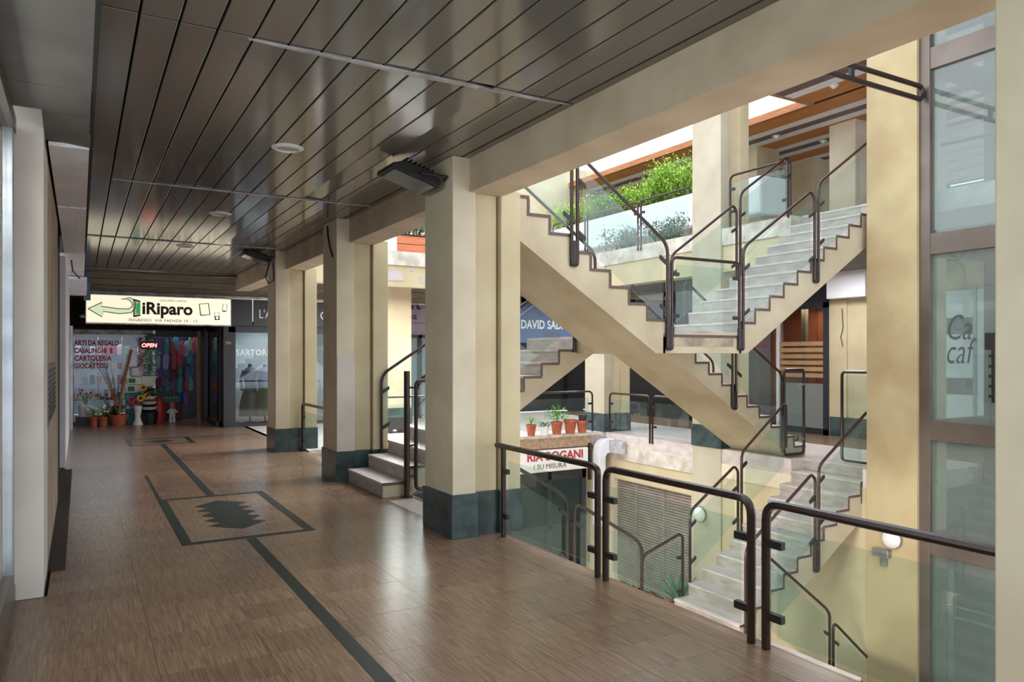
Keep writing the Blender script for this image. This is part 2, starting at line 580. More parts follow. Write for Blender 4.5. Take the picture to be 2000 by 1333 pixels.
# ------------------------------------------------------------------ pillars
def pillar(label, y0, side, z0=0.0, z1=3.3, plinth=True, depth=0.64, back=None):
    """side +1 the corridor pillars, -1 mirrored on the far gallery"""
    mx = 6.92
    fx = (lambda x: x) if side > 0 else (lambda x: 2 * mx - x)

    def bx(b, xa, xb, *rest):
        a, c = sorted((fx(xa), fx(xb)))
        return b.box(a, c, *rest)
    t = struct('pillar', (fx(3.35), y0 + depth / 2, max(z0, 0)), label)
    bx(B(), 2.985, 3.225, y0, y0 + depth, z0, 3.56 if side > 0 else z1).build('front_block', 'cream' if side > 0 else 'yellow', t, bevel=0.006)
    bx(B(), 3.22, 3.475, y0 + .055, y0 + depth - .055, z0, z1).build('web', 'yellow', t)
    bx(B(), 3.47, 3.505, y0 + .10, y0 + depth - .10, z0, z1).build('web', 'yellow', t)
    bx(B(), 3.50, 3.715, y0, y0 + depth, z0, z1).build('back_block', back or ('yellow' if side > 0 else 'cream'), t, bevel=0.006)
    if plinth:
        for (xa, xb, ya, yb) in ((2.968, 3.24, y0 - .017, y0 + depth + .017), (3.235, 3.482, y0 + .04, y0 + depth - .04), (3.48, 3.73, y0 - .017, y0 + depth + .017)):
            bx(B(), xa, xb, ya, yb, 0.0, 0.41).build('plinth_slab', 'green_marble', t, bevel=0.003)
    return t


pillar('nearest yellow pillar with floodlight and green stone plinth', 6.22, 1)
p2 = pillar('middle yellow corridor pillar beside the three stone steps', 9.82, 1)
B().box(2.99, 3.235, 9.812, 9.82, .412, 1.72).build('paint_patch', 'wallwhite', p2)
pillar('farthest yellow corridor pillar in front of the tailor window', 13.42, 1)
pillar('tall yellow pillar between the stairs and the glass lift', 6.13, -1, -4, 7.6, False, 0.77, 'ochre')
pillar('tall cream pillar of the far gallery behind the upper right flight', 9.81, -1, -4, 7.6, True, 0.73, 'cream_far')
pillar('distant cream pillar of the far gallery between two glass railings', 13.3, -1, -4, 3.72, True, 0.73, 'cream_far')
# near right column
nc = struct('column', (3.3, 1.1, 0), 'large cream plastered column at the right edge of the view')
B().box(2.97, 3.75, 0.75, 1.50, -4, 3.6).build('column_shaft', 'cream', nc, bevel=0.008)

# ------------------------------------------------------------------ left side of the corridor
wl = struct('wall_left', (-.5, 8, 0), 'beige left corridor wall with a pale pilaster')
B().box(-.6, -.22, 6.18, 6.9, 0, 3.5).build('pilaster', 'wallwhite', wl, bevel=0.006)
B().box(-.6, -.222, 6.88, 10.1, 0, 3.5).build('wall_panel', 'leftside', wl)
B().box(-.6, -.26, 10.1, 13.0, 0, 3.5).build('wall_panel', 'joint', wl)
B().box(-.6, -.19, 13.0, 18.2, 0.02, 3.2).build('wall_panel', 'soffit_white', wl)
B().box(-.6, -.2, 18.2, 21.2, 0, 3.5).build('wall_panel', 'leftside', wl)
B().box(-.222, -.10, 6.9, 12.9, 0.0, 0.012).build('dark_skirting_stone', 'joint', wl)
B().box(-.6, -.215, 6.19, 18.2, 0.0, 0.03).build('wall_foot', 'joint', wl)
# left soffit boards
sf = struct('trim_1', (-.1, 8, 3.3), 'row of loose soffit boards along the left wall')
B().box(-.42, 0.06, .2, 5.1, 3.28, 3.32).build('soffit_board', 'soffit_grey', sf)
B().box(-.42, 0.065, 5.11, 5.62, 3.28, 3.32).build('soffit_board', 'soffit_grey', sf)
o = B().box(-.22, 0.07, -.42, .42, 0, .03).build('soffit_board', 'soffit_grey', sf, org=(0, 0, 0))
o.location = Vector((0.0, 6.02, 3.29)) - ORG[sf.name]
o.rotation_euler = (-.05, .1, 0)
B().box(-.2, 0.06, 6.42, 8.95, 3.25, 3.28).build('soffit_board', 'soffit_white', sf)
B().box(-.2, 0.06, 8.98, 12.95, 3.24, 3.27).build('speckled_board', 'speckle', sf)
B().box(-.27, 0.07, 13.0, 16.6, 3.25, 3.28).build('soffit_board', 'soffit_white', sf)
B().box(-.35, 0.12, 16.65, 18.6, 3.0, 3.24).build('soffit_board', 'soffit_white', sf)
B().box(0.06, 0.085, .2, 18.4, 3.28, 3.62).build('soffit_upstand', 'dark', sf)
B().box(-.42, .06, .2, 18.4, 3.5, 3.62).build('soffit_void', 'dark', sf)
B().tube([(-.12, 13.9, 3.24), (-.1, 14.2, 3.1), (0, 14.6, 3.02)], .012, 6).build('loose_strip', 'black', sf)
# shop window on the left edge
wi = struct('window_1', (-.4, 3, 0), 'aluminium framed shop window at the left edge')
B().box(-.44, -.38, 5.86, 5.98, .25, 3.28).build('frame_post', 'alu', wi, bevel=.004)
B().box(-.50, -.385, -4, 6.16, 0, .12).build('frame_rail', 'bronze', wi)
B().box(-.46, -.38, -4, 5.98, .12, .26).build('frame_rail', 'bronze', wi)
B().box(-.46, -.37, -4, 6.0, 3.2, 3.3).build('frame_rail', 'bronze', wi)
B().box(-.42, -.41, -4, 5.9, .25, 3.2).build('pane', 'glass_clear', wi)
B().box(-.60, -.42, 5.98, 6.19, 0, 3.3).build('return', 'leftside', wi)
B().box(-.9, -.85, -4, 6.2, 0, 3.3).build('curtain', 'curtain', wi)
g = B()
for k in range(26):
    y = R.uniform(4.9, 5.35)
    g.leaf((-.405, y, R.uniform(2.2, 2.75)), (0, R.uniform(-1, 1), R.uniform(-1, 1)), .06, .02, up=Vector((1, 0, 0)))
g.build('leaf_print', 'leaf_blue', wi)
# grille
gr = thing('meter_grille', 'small grey metal grille door set in the left beige wall', 'grille', (-.22, 7.8, 1.17))
B().box(-.23, -.212, 6.85, 8.75, 1.15, 1.64).build('grille_frame', 'bronze', gr)
for k in range(9):
    B().box(-.214, -.207, 6.92, 8.68, 1.19 + k * .047, 1.215 + k * .047).build('slat', 'clamp', gr)

# ------------------------------------------------------------------ end of corridor: fascia, shop, tailor
wb = struct('wall_back', (3, 19, 0), 'end wall of the corridor above the shop signs')
for k in range(3):
    B().box(-.2, 9.0, 18.62 + .01 * (2 - k), 18.9, 3.12 + k * .15, 3.262 + k * .15).build('fascia_board', 'fascia_board', wb)
B().box(.1, 9.0, 18.55, 18.64, 3.08, 3.12).build('fascia_trim', 'trimgrey', wb)
B().box(-.3, 3.2, 18.1, 18.62, 3.54, 3.7).build('ceiling_end', 'panel', wb)
B().tube([(-.1, 18.06, 3.53), (1.0, 18.05, 3.52), (2.2, 18.05, 3.5), (3.1, 18.05, 3.52)], .025, 6).build('conduit', 'bronze', wb)
B().box(.07, .2, 18.4, 18.6, 2.9, 3.5).build('navy_post', 'bluefascia', wb)
B().box(-.2, 3.05, 20.6, 21.3, 2.36, 3.1).build('lintel', 'dark', wb)
B().box(-.2, 3.05, 19.2, 21.3, 3.08, 3.12).build('lintel', 'dark', wb)
B().box(-.6, 18, 18.9, 19.2, 3.1, 7.5).build('upper_wall', 'yellow', wb)

# lightbox sign
sg = thing('lightbox_sign', 'wide cream lit shop sign with green arrow at the corridor end', 'sign', (1.6, 18.5, 2.4))
B().box(.10, 3.08, 18.42, 18.6, 2.40, 3.06).build('sign_box', 'trimgrey', sg, bevel=.01)
B().box(.12, 3.06, 18.405, 18.425, 2.43, 3.03).build('sign_face', 'lightbox', sg)
SY = 18.400
text('iRiparo', .37, (1.19, SY, 2.645), FRONT, 'ink', sg, offset=.012, sx=.97)
text('INGRESSO  VIA FAENZA 10 - 12', .088, (.93, SY, 2.47), FRONT, 'ink', sg, sx=1.05, spacing=1.1)
text('GALLERIA LARGA', .055, (1.55, SY, 2.935), FRONT, 'inkgrey', sg, sx=1.3)
cx, cz = .16, 2.71
arrow = [(.15, 2.72), (.42, 2.87), (.40, 2.78), (.72, 2.74), (.93, 2.74), (1.0, 2.80), (1.0, 2.87), (.94, 2.94), (.78, 2.95), (.97, 2.99), (1.06, 2.90), (1.06, 2.76), (.98, 2.66), (.75, 2.63), (.44, 2.67), (.42, 2.55)]
B().prism([(x, z) for x, z in arrow], 'y', SY - .002, SY + .004).build('arrow', 'inkpale', sg)
g = B()
g.tube([(x, SY - .003, z) for x, z in arrow + arrow[:1]], .010, 5)
g.build('arrow_outline', 'inkgreen', sg)
B().prism([(1.02, 2.56), (1.16, 2.59), (1.16, 2.93), (1.02, 2.97)], 'y', SY - .002, SY + .004).build('emblem', 'ink', sg)
B().prism([(1.045, 2.60), (1.15, 2.62), (1.15, 2.90), (1.045, 2.93)], 'y', SY - .004, SY).build('emblem', 'litgrey', sg)
B().prism([(1.08, 2.66), (1.155, 2.62), (1.155, 2.88), (1.08, 2.86)], 'y', SY - .006, SY).build('emblem', 'litgreen', sg)


def rect_outline(c, ww, hh, ang, th):
    ca, sa = math.cos(ang), math.sin(ang)
    pts = [(c[0] + ca * x - sa * z, SY - .003, c[1] + sa * x + ca * z) for x, z in ((-ww, -hh), (ww, -hh), (ww, hh), (-ww, hh), (-ww, -hh))]
    return B().tube(pts, th, 5)


rect_outline((2.49, 2.78), .10, .13, .12, .012).build('tablet_drawing', 'ink', sg)
rect_outline((2.93, 2.83), .045, .09, -.1, .007).build('phone_drawing', 'inkgrey', sg)
B().box(2.885, 2.95, SY - .004, SY + .002, 2.735, 2.765).build('phone_drawing', 'ink', sg)
rect_outline((2.76, 2.63), .05, .085, .05, .007).build('player_drawing', 'inkgrey', sg)
B().box(2.715, 2.81, SY - .004, SY + .002, 2.545, 2.63).build('player_drawing', 'ink', sg)
B().lathe([(.03, 0), (.03, .006)], (0, 0, 0), 14).build('player_drawing', 'litwhite', sg)
bpy.context.view_layer.update()
o = [c for c in sg.children if c.name.startswith('player_drawing')][-1]
o.data.transform(Matrix.Rotation(math.pi / 2, 4, 'X') @ Matrix.Translation(ORG[sg.name]))
o.location = Vector((2.762, SY - .003, 2.59)) - ORG[sg.name]

# shop window wall & door (structure)
wi2 = struct('window_2', (.7, 21.2, 0), 'shop window with red painted words')
B().box(-.18, 1.66, 21.18, 21.24, 2.24, 2.37).build('frame_rail', 'trimgrey', wi2)
B().box(-.18, 1.66, 21.15, 21.26, 0, .07).build('frame_rail', 'charcoal', wi2)
B().box(-.18, -.14, 21.15, 21.26, 0, 2.36).build('frame_post', 'alu', wi2)
B().box(1.62, 1.68, 21.15, 21.26, 0, 2.36).build('frame_post', 'alu', wi2)
B().box(-.14, 1.62, 21.2, 21.21, .07, 2.25).build('pane', 'glass_clear', wi2)
for k, tx in enumerate(('ARTI DA REGALO', 'CASALINGHI  E', 'CARTOLERIA', 'GIOCATTOLI')):
    text(tx, .17, (-.12, 21.19, 1.97 - k * .19), FRONT, 'inkred', wi2, offset=.006, sx=.72 if k != 2 else .8)
B().box(-.2, -.14, 19.9, 21.2, 0, 2.4).build('jamb', 'alu', wi2)
d1 = struct('door_1', (2.2, 21.2, 0), 'dark shop doorway hung with goods')
B().box(2.68, 2.76, 21.1, 21.26, 0, 2.37).build('jamb', 'tan', d1)
B().box(1.68, 2.70, 21.15, 21.24, 2.2, 2.37).build('transom', 'charcoal', d1)
text('39r', .1, (2.99, 18.672, 1.98), FRONT, 'tan', d1, offset=.004)
# right return of the shop recess
w3 = struct('window_3', (2.9, 20, 0), 'dark angled glass beside the shop door')
B().box(2.76, 2.82, 20.5, 21.2, 0, 2.4).build('frame_post', 'charcoal', w3)
B().box(2.90, 2.95, 19.0, 19.1, 0, 2.4).build('frame_post', 'charcoal', w3)
B().box(2.86, 2.87, 19.1, 20.5, .1, 2.3).build('pane', 'glass_dark', w3)
B().box(2.82, 2.95, 19.0, 20.6, 0, .12).build('frame_rail', 'charcoal', w3)
B().box(2.96, 3.0, 18.7, 21.3, 0, 3.1).build('return', 'charcoal', w3)
# shop interior
si = struct('wall_shop', (1, 24, 0))
M['shopblue'] = mat('shop_wall_blue', (150, 168, 196), 0.7, var=0.2, vscale=3)
B().box(-.6, 3.2, 25.0, 25.1, 0, 2.6).build('shop_back', 'shopblue', si)
B().box(1.75, 3.2, 22.05, 22.1, 0, 2.5).build('shade_backing', 'navy', si)  # dark sheet added to stand in for the unlit depth of the doorway
B().box(-.7, -.6, 18.2, 25.1, 0, 2.6).build('shop_side', 'leftside', si)
B().box(3.2, 3.3, 21.3, 25.1, 0, 2.6).build('shop_side', 'maroon', si)
B().box(-.6, 3.2, 21.25, 25.1, 2.5, 2.6).build('shop_ceiling', 'offwhite', si)
B().box(-.6, 3.2, 21.25, 25.1, -.1, -.01).build('shop_floor', 'tan', si)
B().box(1.7, 1.75, 21.9, 25.0, 0, 2.5).build('partition', 'navy', si)
al = bpy.data.lights.new('shop_tube', 'AREA')
al.energy = 24
al.size = 1.4
al.color = (.86, .92, 1)
alo = bpy.data.objects.new('shop_tube', al)
COL.objects.link(alo)
alo.location = (.5, 22.6, 2.44)
al2 = bpy.data.lights.new('shop_tube', 'AREA')
al2.energy = 3.5
al2.size = .6
al2.color = (.75, .8, 1)
alo2 = bpy.data.objects.new('shop_tube', al2)
COL.objects.link(alo2)
alo2.location = (2.2, 21.5, 2.44)
# shelving inside the window with its goods
sh = thing('shelving_rack', 'white wire shelving behind the shop window', 'shelf', (.5, 22.3, 0))
for z in (.55, .95, 1.35, 1.72): B().box(-.15, 1.5, 22.1, 22.5, z, z + .02).build('shelf_board', 'trimgrey', sh)
for x in (-.15, .4, .95, 1.48): B().box(x, x + .025, 22.1, 22.14, 0, 2.2).build('upright', 'trimgrey', sh)
cols = ['white', 'mint', 'offwhite', 'cyan', 'lavender', 'white', 'pink', 'trimgrey', 'paper', 'white']
ORD = ['first', 'second', 'third', 'fourth', 'fifth', 'sixth', 'seventh', 'eighth', 'ninth', 'tenth']
CW = dict(mint='pale green', offwhite='off-white', trimgrey='grey', paper='paper white', cyan='teal', lavender='lavender', greenbox='green', denim='denim blue', maroon='maroon', navy='navy')
SHF = {.57: 'lowest', .97: 'second', 1.37: 'third', 1.74: 'top'}
for z in (.57, .97, 1.37, 1.74):
    for k in range(10):
        x = -.1 + k * .16
        hh = R.uniform(.14, .27)
        cm = R.choice(cols)
        o = B().box(x, x + .12, 22.16, 22.36, z, z + hh).build('goods_box', cm, bevel=.008, org=(x, 22.2, z))
        tag(o, CW.get(cm, cm) + ' packaged box behind the shop window, ' + ORD[k] + ' from left on the ' + SHF[z] + ' shelf', 'box', 'packaged goods on the shop shelves')
# hanging goods in the doorway
gc = ['blue', 'maroon', 'purple', 'cyan', 'red', 'denim', 'navy', 'greenbox', 'pink', 'blue', 'lavender', 'mint']
for row in range(5):
    for k in range(10):
        x = 1.77 + k * .093 + R.uniform(-.02, .02)
        z = 1.78 - row * .33 + R.uniform(-.12, .08)
        if row == 4 and k < 5: continue
        y = 21.43 + .12 * row + .06 * (k % 2)
        wd, hh = R.uniform(.055, .085), R.uniform(.36, .52)
        prof = [(-wd * .5, hh), (wd * .5, hh), (wd, hh * .6), (wd * .8, .03), (0, 0), (-wd * .8, .03), (-wd, hh * .6)]
        cm = R.choice(gc)
        o = B().prism([(x + a, z + c) for a, c in prof], 'y', y, y + R.uniform(.03, .05)).build('hanging_bag', cm, bevel=.012, org=(x, y, z))
        o.rotation_euler = (0, R.uniform(-.1, .1), 0)
        tag(o, CW.get(cm, cm) + ' bag hanging in the shop doorway, ' + ORD[k] + ' from left in the ' + ['top', 'second', 'third', 'fourth', 'lowest'][row] + ' row', 'bag', 'bagged goods hanging in the doorway')
# objects in front of the shop


def pot(label, x, y, r, h, m='terracotta', z=0.0, plant=None, pm='leaf', grp=None, cat='plant pot', n=120, ph=.2, pr=None, flowers=(), rim=True, name='flower_pot', lw=.05):
    t = thing(name, label, cat, (x, y, z), grp)
    prof = [(r * .68, 0), (r * .9, h * .78), (r * .9, h * .8), (r, h * .8), (r, h), (r * .86, h), (r * .84, h * .9)] if rim else [(r * .8, 0), (r, h), (r * .92, h), (r * .9, h * .93)]
    B().lathe(prof, (x, y, z), 18).build('pot', m, t, smooth=True)
    B().lathe([(r * .86, h * .88), (r * .5, h * .9)], (x, y, z), 14).build('soil', 'soil', t)
    pr = pr or r * 1.3
    if plant:
        st = B()
        fo = B()
        for k in range(9):
            a = R.uniform(0, 6.28)
            q = R.uniform(.2, .9) * pr
            st.tube([(x, y, z + h * .9), (x + q * .4 * math.cos(a), y + q * .4 * math.sin(a), z + h + ph * .5), (x + q * math.cos(a), y + q * math.sin(a), z + h + ph * R.uniform(.6, .95))], .006, 5)
        for k in range(n):
            a = R.uniform(0, 6.28)
            q = pr * math.sqrt(R.random())
            zz = z + h + ph * R.uniform(.1, 1) * (1 - .4 * (q / pr) ** 2)
            d = Vector((math.cos(a), math.sin(a), R.uniform(-.5, .9)))
            fo.leaf((x + q * math.cos(a), y + q * math.sin(a), zz), d, lw * R.uniform(.8, 1.5), lw * .6)
        st.build('stem', 'leaf', t)
        fo.build('foliage', pm, t, kind='stuff')
    for fm, fn in flowers:
        for k in range(fn):
            a = R.uniform(0, 6.28)
            q = pr * math.sqrt(R.random())
            c = Vector((x + q * math.cos(a), y + q * math.sin(a), z + h + ph * R.uniform(.5, 1.1)))
            f = B()
            for j in range(7):
                an = j * 6.283 / 7
                f.leaf(c, (math.cos(an), -.25, math.sin(an)), .036, .026, up=Vector((0, 1, 0)))
            f.build('flower', fm, t)
    return t


pot('leftmost small terracotta pot of pale flowers before the shop window', .29, 20.75, .12, .22, plant=1, ph=.22, pr=.2, flowers=(('mint', 5), ('lettering', 6)))
pot('second small terracotta pot of white flowers before the shop window', .49, 20.7, .12, .22, plant=1, ph=.22, pr=.18, flowers=(('lettering', 8), ('sunflower', 2)))
pot('wide terracotta bowl pot of mixed purple and pink flowers at the shop', .82, 20.68, .22, .26, plant=1, ph=.24, pr=.3, flowers=(('purple', 7), ('pink', 6), ('lettering', 8), ('red', 3)))
pot('white tub of red flowers behind the terracotta pots at the shop', .12, 20.98, .17, .28, 'white', z=.22, plant=1, ph=.34, pr=.28, flowers=(('red', 8), ('pink', 4)), rim=False)
bx_ = tag(B().box(-.1, .95, 20.88, 21.12, 0, .22).build('low_plinth_box', 'charcoal', org=(.4, 21, 0)), 'low dark box under the white flower tub at the shop', 'box')
pot('dark pot of deep red foliage behind the flower row at the shop', .6, 20.98, .15, .2, 'black', z=.22, plant=1, ph=.3, pr=.26, pm='leaf', flowers=(('maroon', 8), ('red', 4)), rim=False)
# dry branches
t = thing('branch_arrangement', 'bundle of dry branches spreading upward in front of the shop window', 'branches', (.7, 20.85, .22))
for k in range(16):
    a = R.uniform(-.75, .45)
    L = R.uniform(.7, 1.2)
    B().tube([(.78, 20.86, .42), (.78 + a * .4, 20.88, .42 + L * .5), (.78 + a * 1.0, 20.9, .42 + L)], .007, 5, .003).build('branch', 'tan', t)
B().lathe([(.07, 0), (.09, .22), (.07, .26)], (.78, 20.86, .22), 12).build('holder', 'black', t)
# bamboo pole leaning
t = tag(B().tube([(.80, 20.62, 0.02), (.86, 20.68, .6), (.97, 20.82, 1.2), (1.12, 20.96, 1.86)], .034, 8).build('bamboo_pole', 'wood', smooth=True, org=(.8, 20.62, 0)), 'thick brown bamboo pole leaning in the shop window corner', 'pole')
# white vase w/ sunflowers
t = thing('sunflower_vase', 'slim white floor vase holding sunflowers beside the shop door', 'vase', (1.24, 20.55, 0))
B().lathe([(.12, 0), (.12, .02), (.075, .12), (.065, .2), (.09, .38), (.1, .47), (.085, .47)], (1.24, 20.55, 0), 18).build('vase', 'white', t, smooth=True)
for (dx, dz, fm) in ((-.14, .62, 'magenta'), (0.06, .66, 'sunflower'), (.2, .70, 'sunflower'), (.12, .92, 'sunflower'), (-.05, .56, 'red')):
    x, z = 1.24 + dx, dz
    B().tube([(1.24, 20.55, .42), (1.24 + dx * .6, 20.53, (.42 + dz) / 2 + .03), (x, 20.5, z)], .008, 5).build('stem', 'leaf', t)
    f = B()
    for j in range(14):
        an = j * 6.283 / 14
        f.leaf((x, 20.49, z), (math.cos(an), -.2, math.sin(an)), .1, .05, up=Vector((0, 1, 0)))
    fo = f.build('flower_head', fm, t)
    ce_ = B().lathe([(.001, -.01), (.04, -.006), (.045, 0)], (0, 0, 0), 12)
    ce_.v = [(x + a, 20.485 + c, z + b_) for a, b_, c in ce_.v]
    ce_.build('seed_disc', 'ink', fo)
# stacks of boxes/basins
stack = [(.98, 1.36, .78, .98, 'white'), (1.0, 1.40, .99, 1.18, 'white'), (1.08, 1.38, 1.19, 1.44, 'trimgrey')]
labs = ['white plastic crate with green print, lowest of the crates by the pole', 'white plastic crate with green print above the lowest crate', 'ribbed pale basket topping the crates by the bamboo pole']
for (xa, xb, za, zb, m), lb in zip(stack, labs):
    t = thing('storage_crate', lb, 'crate', ((xa + xb) / 2, 20.95, za))
    B().prism([(xa + .03, za), (xb - .03, za), (xb, zb), (xa, zb)], 'y', 20.82, 21.1).build('crate_body', m, t, bevel=.01)
    B().box(xa + .05, xa + .2, 20.812, 20.822, za + .04, zb - .04).build('crate_print', 'greenbox' if m == 'white' else 'white', t)
t = tag(B().box(.99, 1.36, 20.83, 21.1, 0, .775).build('display_stand', 'cyan', org=(1.2, 21, 0), bevel=.01), 'teal display box carrying the white crates at the shop window', 'box')
t = thing('white_basin', 'plain white basin beside the crates under the door garland', 'basin', (1.5, 20.9, .8))
B().prism([(1.37, .93), (1.62, .93), (1.68, 1.18), (1.33, 1.18)], 'y', 20.8, 21.08).build('basin_body', 'white', t, bevel=.02)
B().box(1.31, 1.70, 20.78, 21.1, 1.17, 1.19).build('basin_rim', 'white', t)
for k, m in enumerate(['black', 'white', 'black', 'white', 'olive', 'white', 'black', 'olive', 'charcoal']):
    z = .30 + k * .066
    rr = .19 - k * .006
    o = B().lathe([(rr * .82, 0), (rr, .055), (rr * 1.04, .06), (rr * 1.04, .066), (rr * .9, .066)], (1.5, 20.62, z), 16).build('plastic_bowl', m, smooth=True, org=(1.5, 20.62, z))
    tag(o, ['lowest', 'second', 'third', 'fourth', 'fifth', 'sixth', 'seventh', 'eighth', 'topmost'][k] + ' bowl of the striped bowl stack by the shop door', 'bowl', 'stacked bowls by the shop door')
t = tag(B().lathe([(.17, 0), (.2, .27), (.215, .28), (.215, .30), (.19, .30)], (1.5, 20.62, 0), 18).build('plant_tub', 'black', smooth=True, org=(1.5, 20.62, 0)), 'black tub under the stack of striped bowls', 'tub')
t = tag(B().lathe([(.12, 0), (.15, .2), (.16, .35), (.13, .55), (.09, .64), (.1, .66)], (1.72, 20.75, 0), 18).build('floor_vase', 'red', smooth=True, org=(1.72, 20.75, 0)), 'tall rust red floor vase beside the shop doorway', 'vase')
# garland
t = thing('door_garland', 'leafy garland with orange strands hanging by the shop doorway', 'garland', (1.5, 21.1, .9))
g = B()
for k in range(420):
    z = R.uniform(1.15, 2.28)
    wq = .1 + .09 * math.sin((z - 1.1) * 2.6)
    g.leaf((1.56 + R.uniform(-wq, wq), 21.08 + R.uniform(-.06, .03), z), (R.uniform(-1, 1), -.5, R.uniform(-1, .3)), .09, .045)
g.build('leaves', 'leaf', t, kind='stuff')
g = B()
for k in range(300):
    z = R.uniform(1.1, 2.2)
    g.leaf((1.34 + R.uniform(-.07, .05), 21.06 + R.uniform(-.05, .05), z), (R.uniform(-1, 1), -.4, R.uniform(-1, .4)), .07, .03)
g.build('orange_strands', 'orange', t, kind='stuff')
t = thing('open_sign', 'small red glowing sign reading OPEN inside the garland', 'sign', (1.5, 20.98, 1.9))
B().box(1.32, 1.66, 20.97, 21.0, 1.88, 2.07).build('sign_board', 'maroon', t, bevel=.005)
text('OPEN', .135, (1.345, 20.965, 1.93), FRONT, 'neon', t, offset=.004, shear=.15)
# small white toy
t = thing('plush_toy', 'small white and pink plush toy standing in the shop doorway', 'toy', (2.06, 20.95, 0))
B().lathe([(.03, .12), (.075, .16), (.085, .25), (.06, .34), (.03, .36)], (2.06, 20.95, 0), 14).build('body', 'white', t, smooth=True)
B().lathe([(.02, .34), (.07, .38), (.075, .44), (.05, .5), (.01, .52)], (2.06, 20.95, 0), 14).build('head', 'pink', t, smooth=True)
for dx in (-.04, .04): B().lathe([(.04, 0), (.035, .1), (.03, .15)], (2.06 + dx, 20.95, 0), 10).build('leg', 'white', t, smooth=True)
for dx in (-1, 1): B().tube([(2.06 + dx * .06, 20.95, .32), (2.06 + dx * .12, 20.92, .24)], .022, 8).build('arm', 'white', t, smooth=True)
t = thing('goods_bundle', 'heap of plastic wrapped goods in the shop doorway behind the toy', 'bundle', (2.1, 21.5, 0))
B().box(1.85, 2.35, 21.4, 21.7, 0, .45).build('carton', 'maroon', t, bevel=.02)
B().box(1.9, 2.3, 21.42, 21.68, .45, .62).build('wrapped_pack', 'greenbox', t, bevel=.04)
t = tag(B().lathe([(.05, 0), (.06, .05), (.03, .08)], (0.05, 20.55, 2.62), 12).build('dome_camera', 'white', org=(.05, 20.55, 2.62), smooth=True), 'small white dome camera under the dark lintel left of the lit sign', 'camera')

# tailor shop front
w4 = struct('window_4', (4, 18.7, 0), 'dark framed tailor shop window')
for (xa, xb) in ((2.95, 3.22), (4.55, 4.75), (6.1, 6.3)):
    B().box(xa, xb, 18.68, 18.85, 0, 2.4).build('frame_post', 'charcoal', w4)
B().box(3.06, 6.3, 18.68, 18.85, 2.27, 2.42).build('frame_rail', 'charcoal', w4)
B().box(3.06, 6.3, 18.66, 18.85, 0, .07).build('frame_rail', 'charcoal', w4)
for (xa, xb) in ((3.22, 4.55), (4.75, 6.1)):
    B().box(xa, xb, 18.76, 18.77, .07, 2.27).build('pane', 'glass_dark', w4)
text('SARTORIA', .2, (3.24, 18.752, 1.72), FRONT, 'lettering', w4, offset=.006, sx=.86, spacing=1.15)
B().box(3.0, 6.3, 20.3, 20.4, 0, 2.5).build('shop_back', 'offwhite', w4)
B().box(3.0, 6.3, 18.9, 20.4, -.1, .05).build('shop_floor', 'tan', w4)
B().box(3.0, 6.3, 18.9, 20.4, 2.45, 2.55).build('shop_ceiling', 'offwhite', w4)
t = thing('fascia_sign', 'charcoal fascia with pale serif capitals above the tailor window', 'sign', (4.6, 18.62, 2.42))
for (xa, xb) in ((3.09, 3.60), (3.62, 6.3)):
    B().box(xa, xb, 18.62, 18.7, 2.42, 3.06).build('fascia_panel', 'charcoal', t, bevel=.006)
text("L'A", .30, (3.74, 18.615, 2.62), FRONT, 'lettering', t, sx=.75, name='lettering')
text("C", .30, (5.23, 18.615, 2.62), FRONT, 'lettering', t, sx=.9, name='lettering')
al3 = bpy.data.lights.new('tailor_lamp', 'AREA')
al3.energy = 14
al3.size = 1.0
alo3 = bpy.data.objects.new('tailor_lamp', al3)
COL.objects.link(alo3)
alo3.location = (4.2, 19.4, 2.4)


def dressform(label, x, y, top, skirt, hs=1.0):
    t = thing('dress_form', label, 'mannequin', (x, y, .05))
    B().lathe([(.16, 0), (.15, .02), (.02, .04), (.018, .75)], (x, y, .05), 14).build('stand', 'black', t, smooth=True)
    B().lathe([(.27, 0), (.25, .3), (.17, .62), (.12, .72)], (x, y, .22), 16).build('skirt', skirt, t, smooth=True)
    B().lathe([(.13, 0), (.12, .1), (.165, .3), (.17, .42), (.1, .5), (.05, .53), (.045, .6), (.01, .62)], (x, y, .9), 16).build('bodice', top, t, smooth=True)
    for s in (-1, 1):
        B().tube([(x + s * .14, y, 1.34), (x + s * .22, y - .03, 1.1), (x + s * .2, y - .07, .85)], .05, 8, .035).build('sleeve', top, t, smooth=True)


dressform('dress form in blue top and dark skirt in the tailor window', 3.66, 19.25, 'denim', 'charcoal')
dressform('dress form in pale jacket and grey skirt in the tailor window', 3.98, 19.05, 'lavender', 'olive')
dressform('dress form in olive jacket, half hidden at the tailor window edge', 4.32, 19.4, 'olive', 'denim')

# ------------------------------------------------------------------ far gallery shell
sbox('floor_far_right', 'travertine', 12.3, 17.5, -3, 19.2, -.27, 0.0)
sbox('floor_far_right', 'travertine_pale', 10.42, 12.3, 6.3, 19.2, -.27, 0.0)
sbox('floor_far_right', 'travertine', 10.42, 12.3, -3, 3.9, -.27, 0.0)
for ya, yb in ((-3, 4.0), (6.2, 6.98), (8.28, 19.2)):
    sbox('floor_far_edge', 'travertine_pale', 10.15, 10.43, ya, yb, -.27, 0.0)
sbox('floor_far_end', 'travertine_pale', 3.4, 10.12, 13.3, 19.2, -.27, 0.0)
sbox('floor_basement', 'concrete', -.4, 12.4, -3, 13.6, -4.1, -4.0)
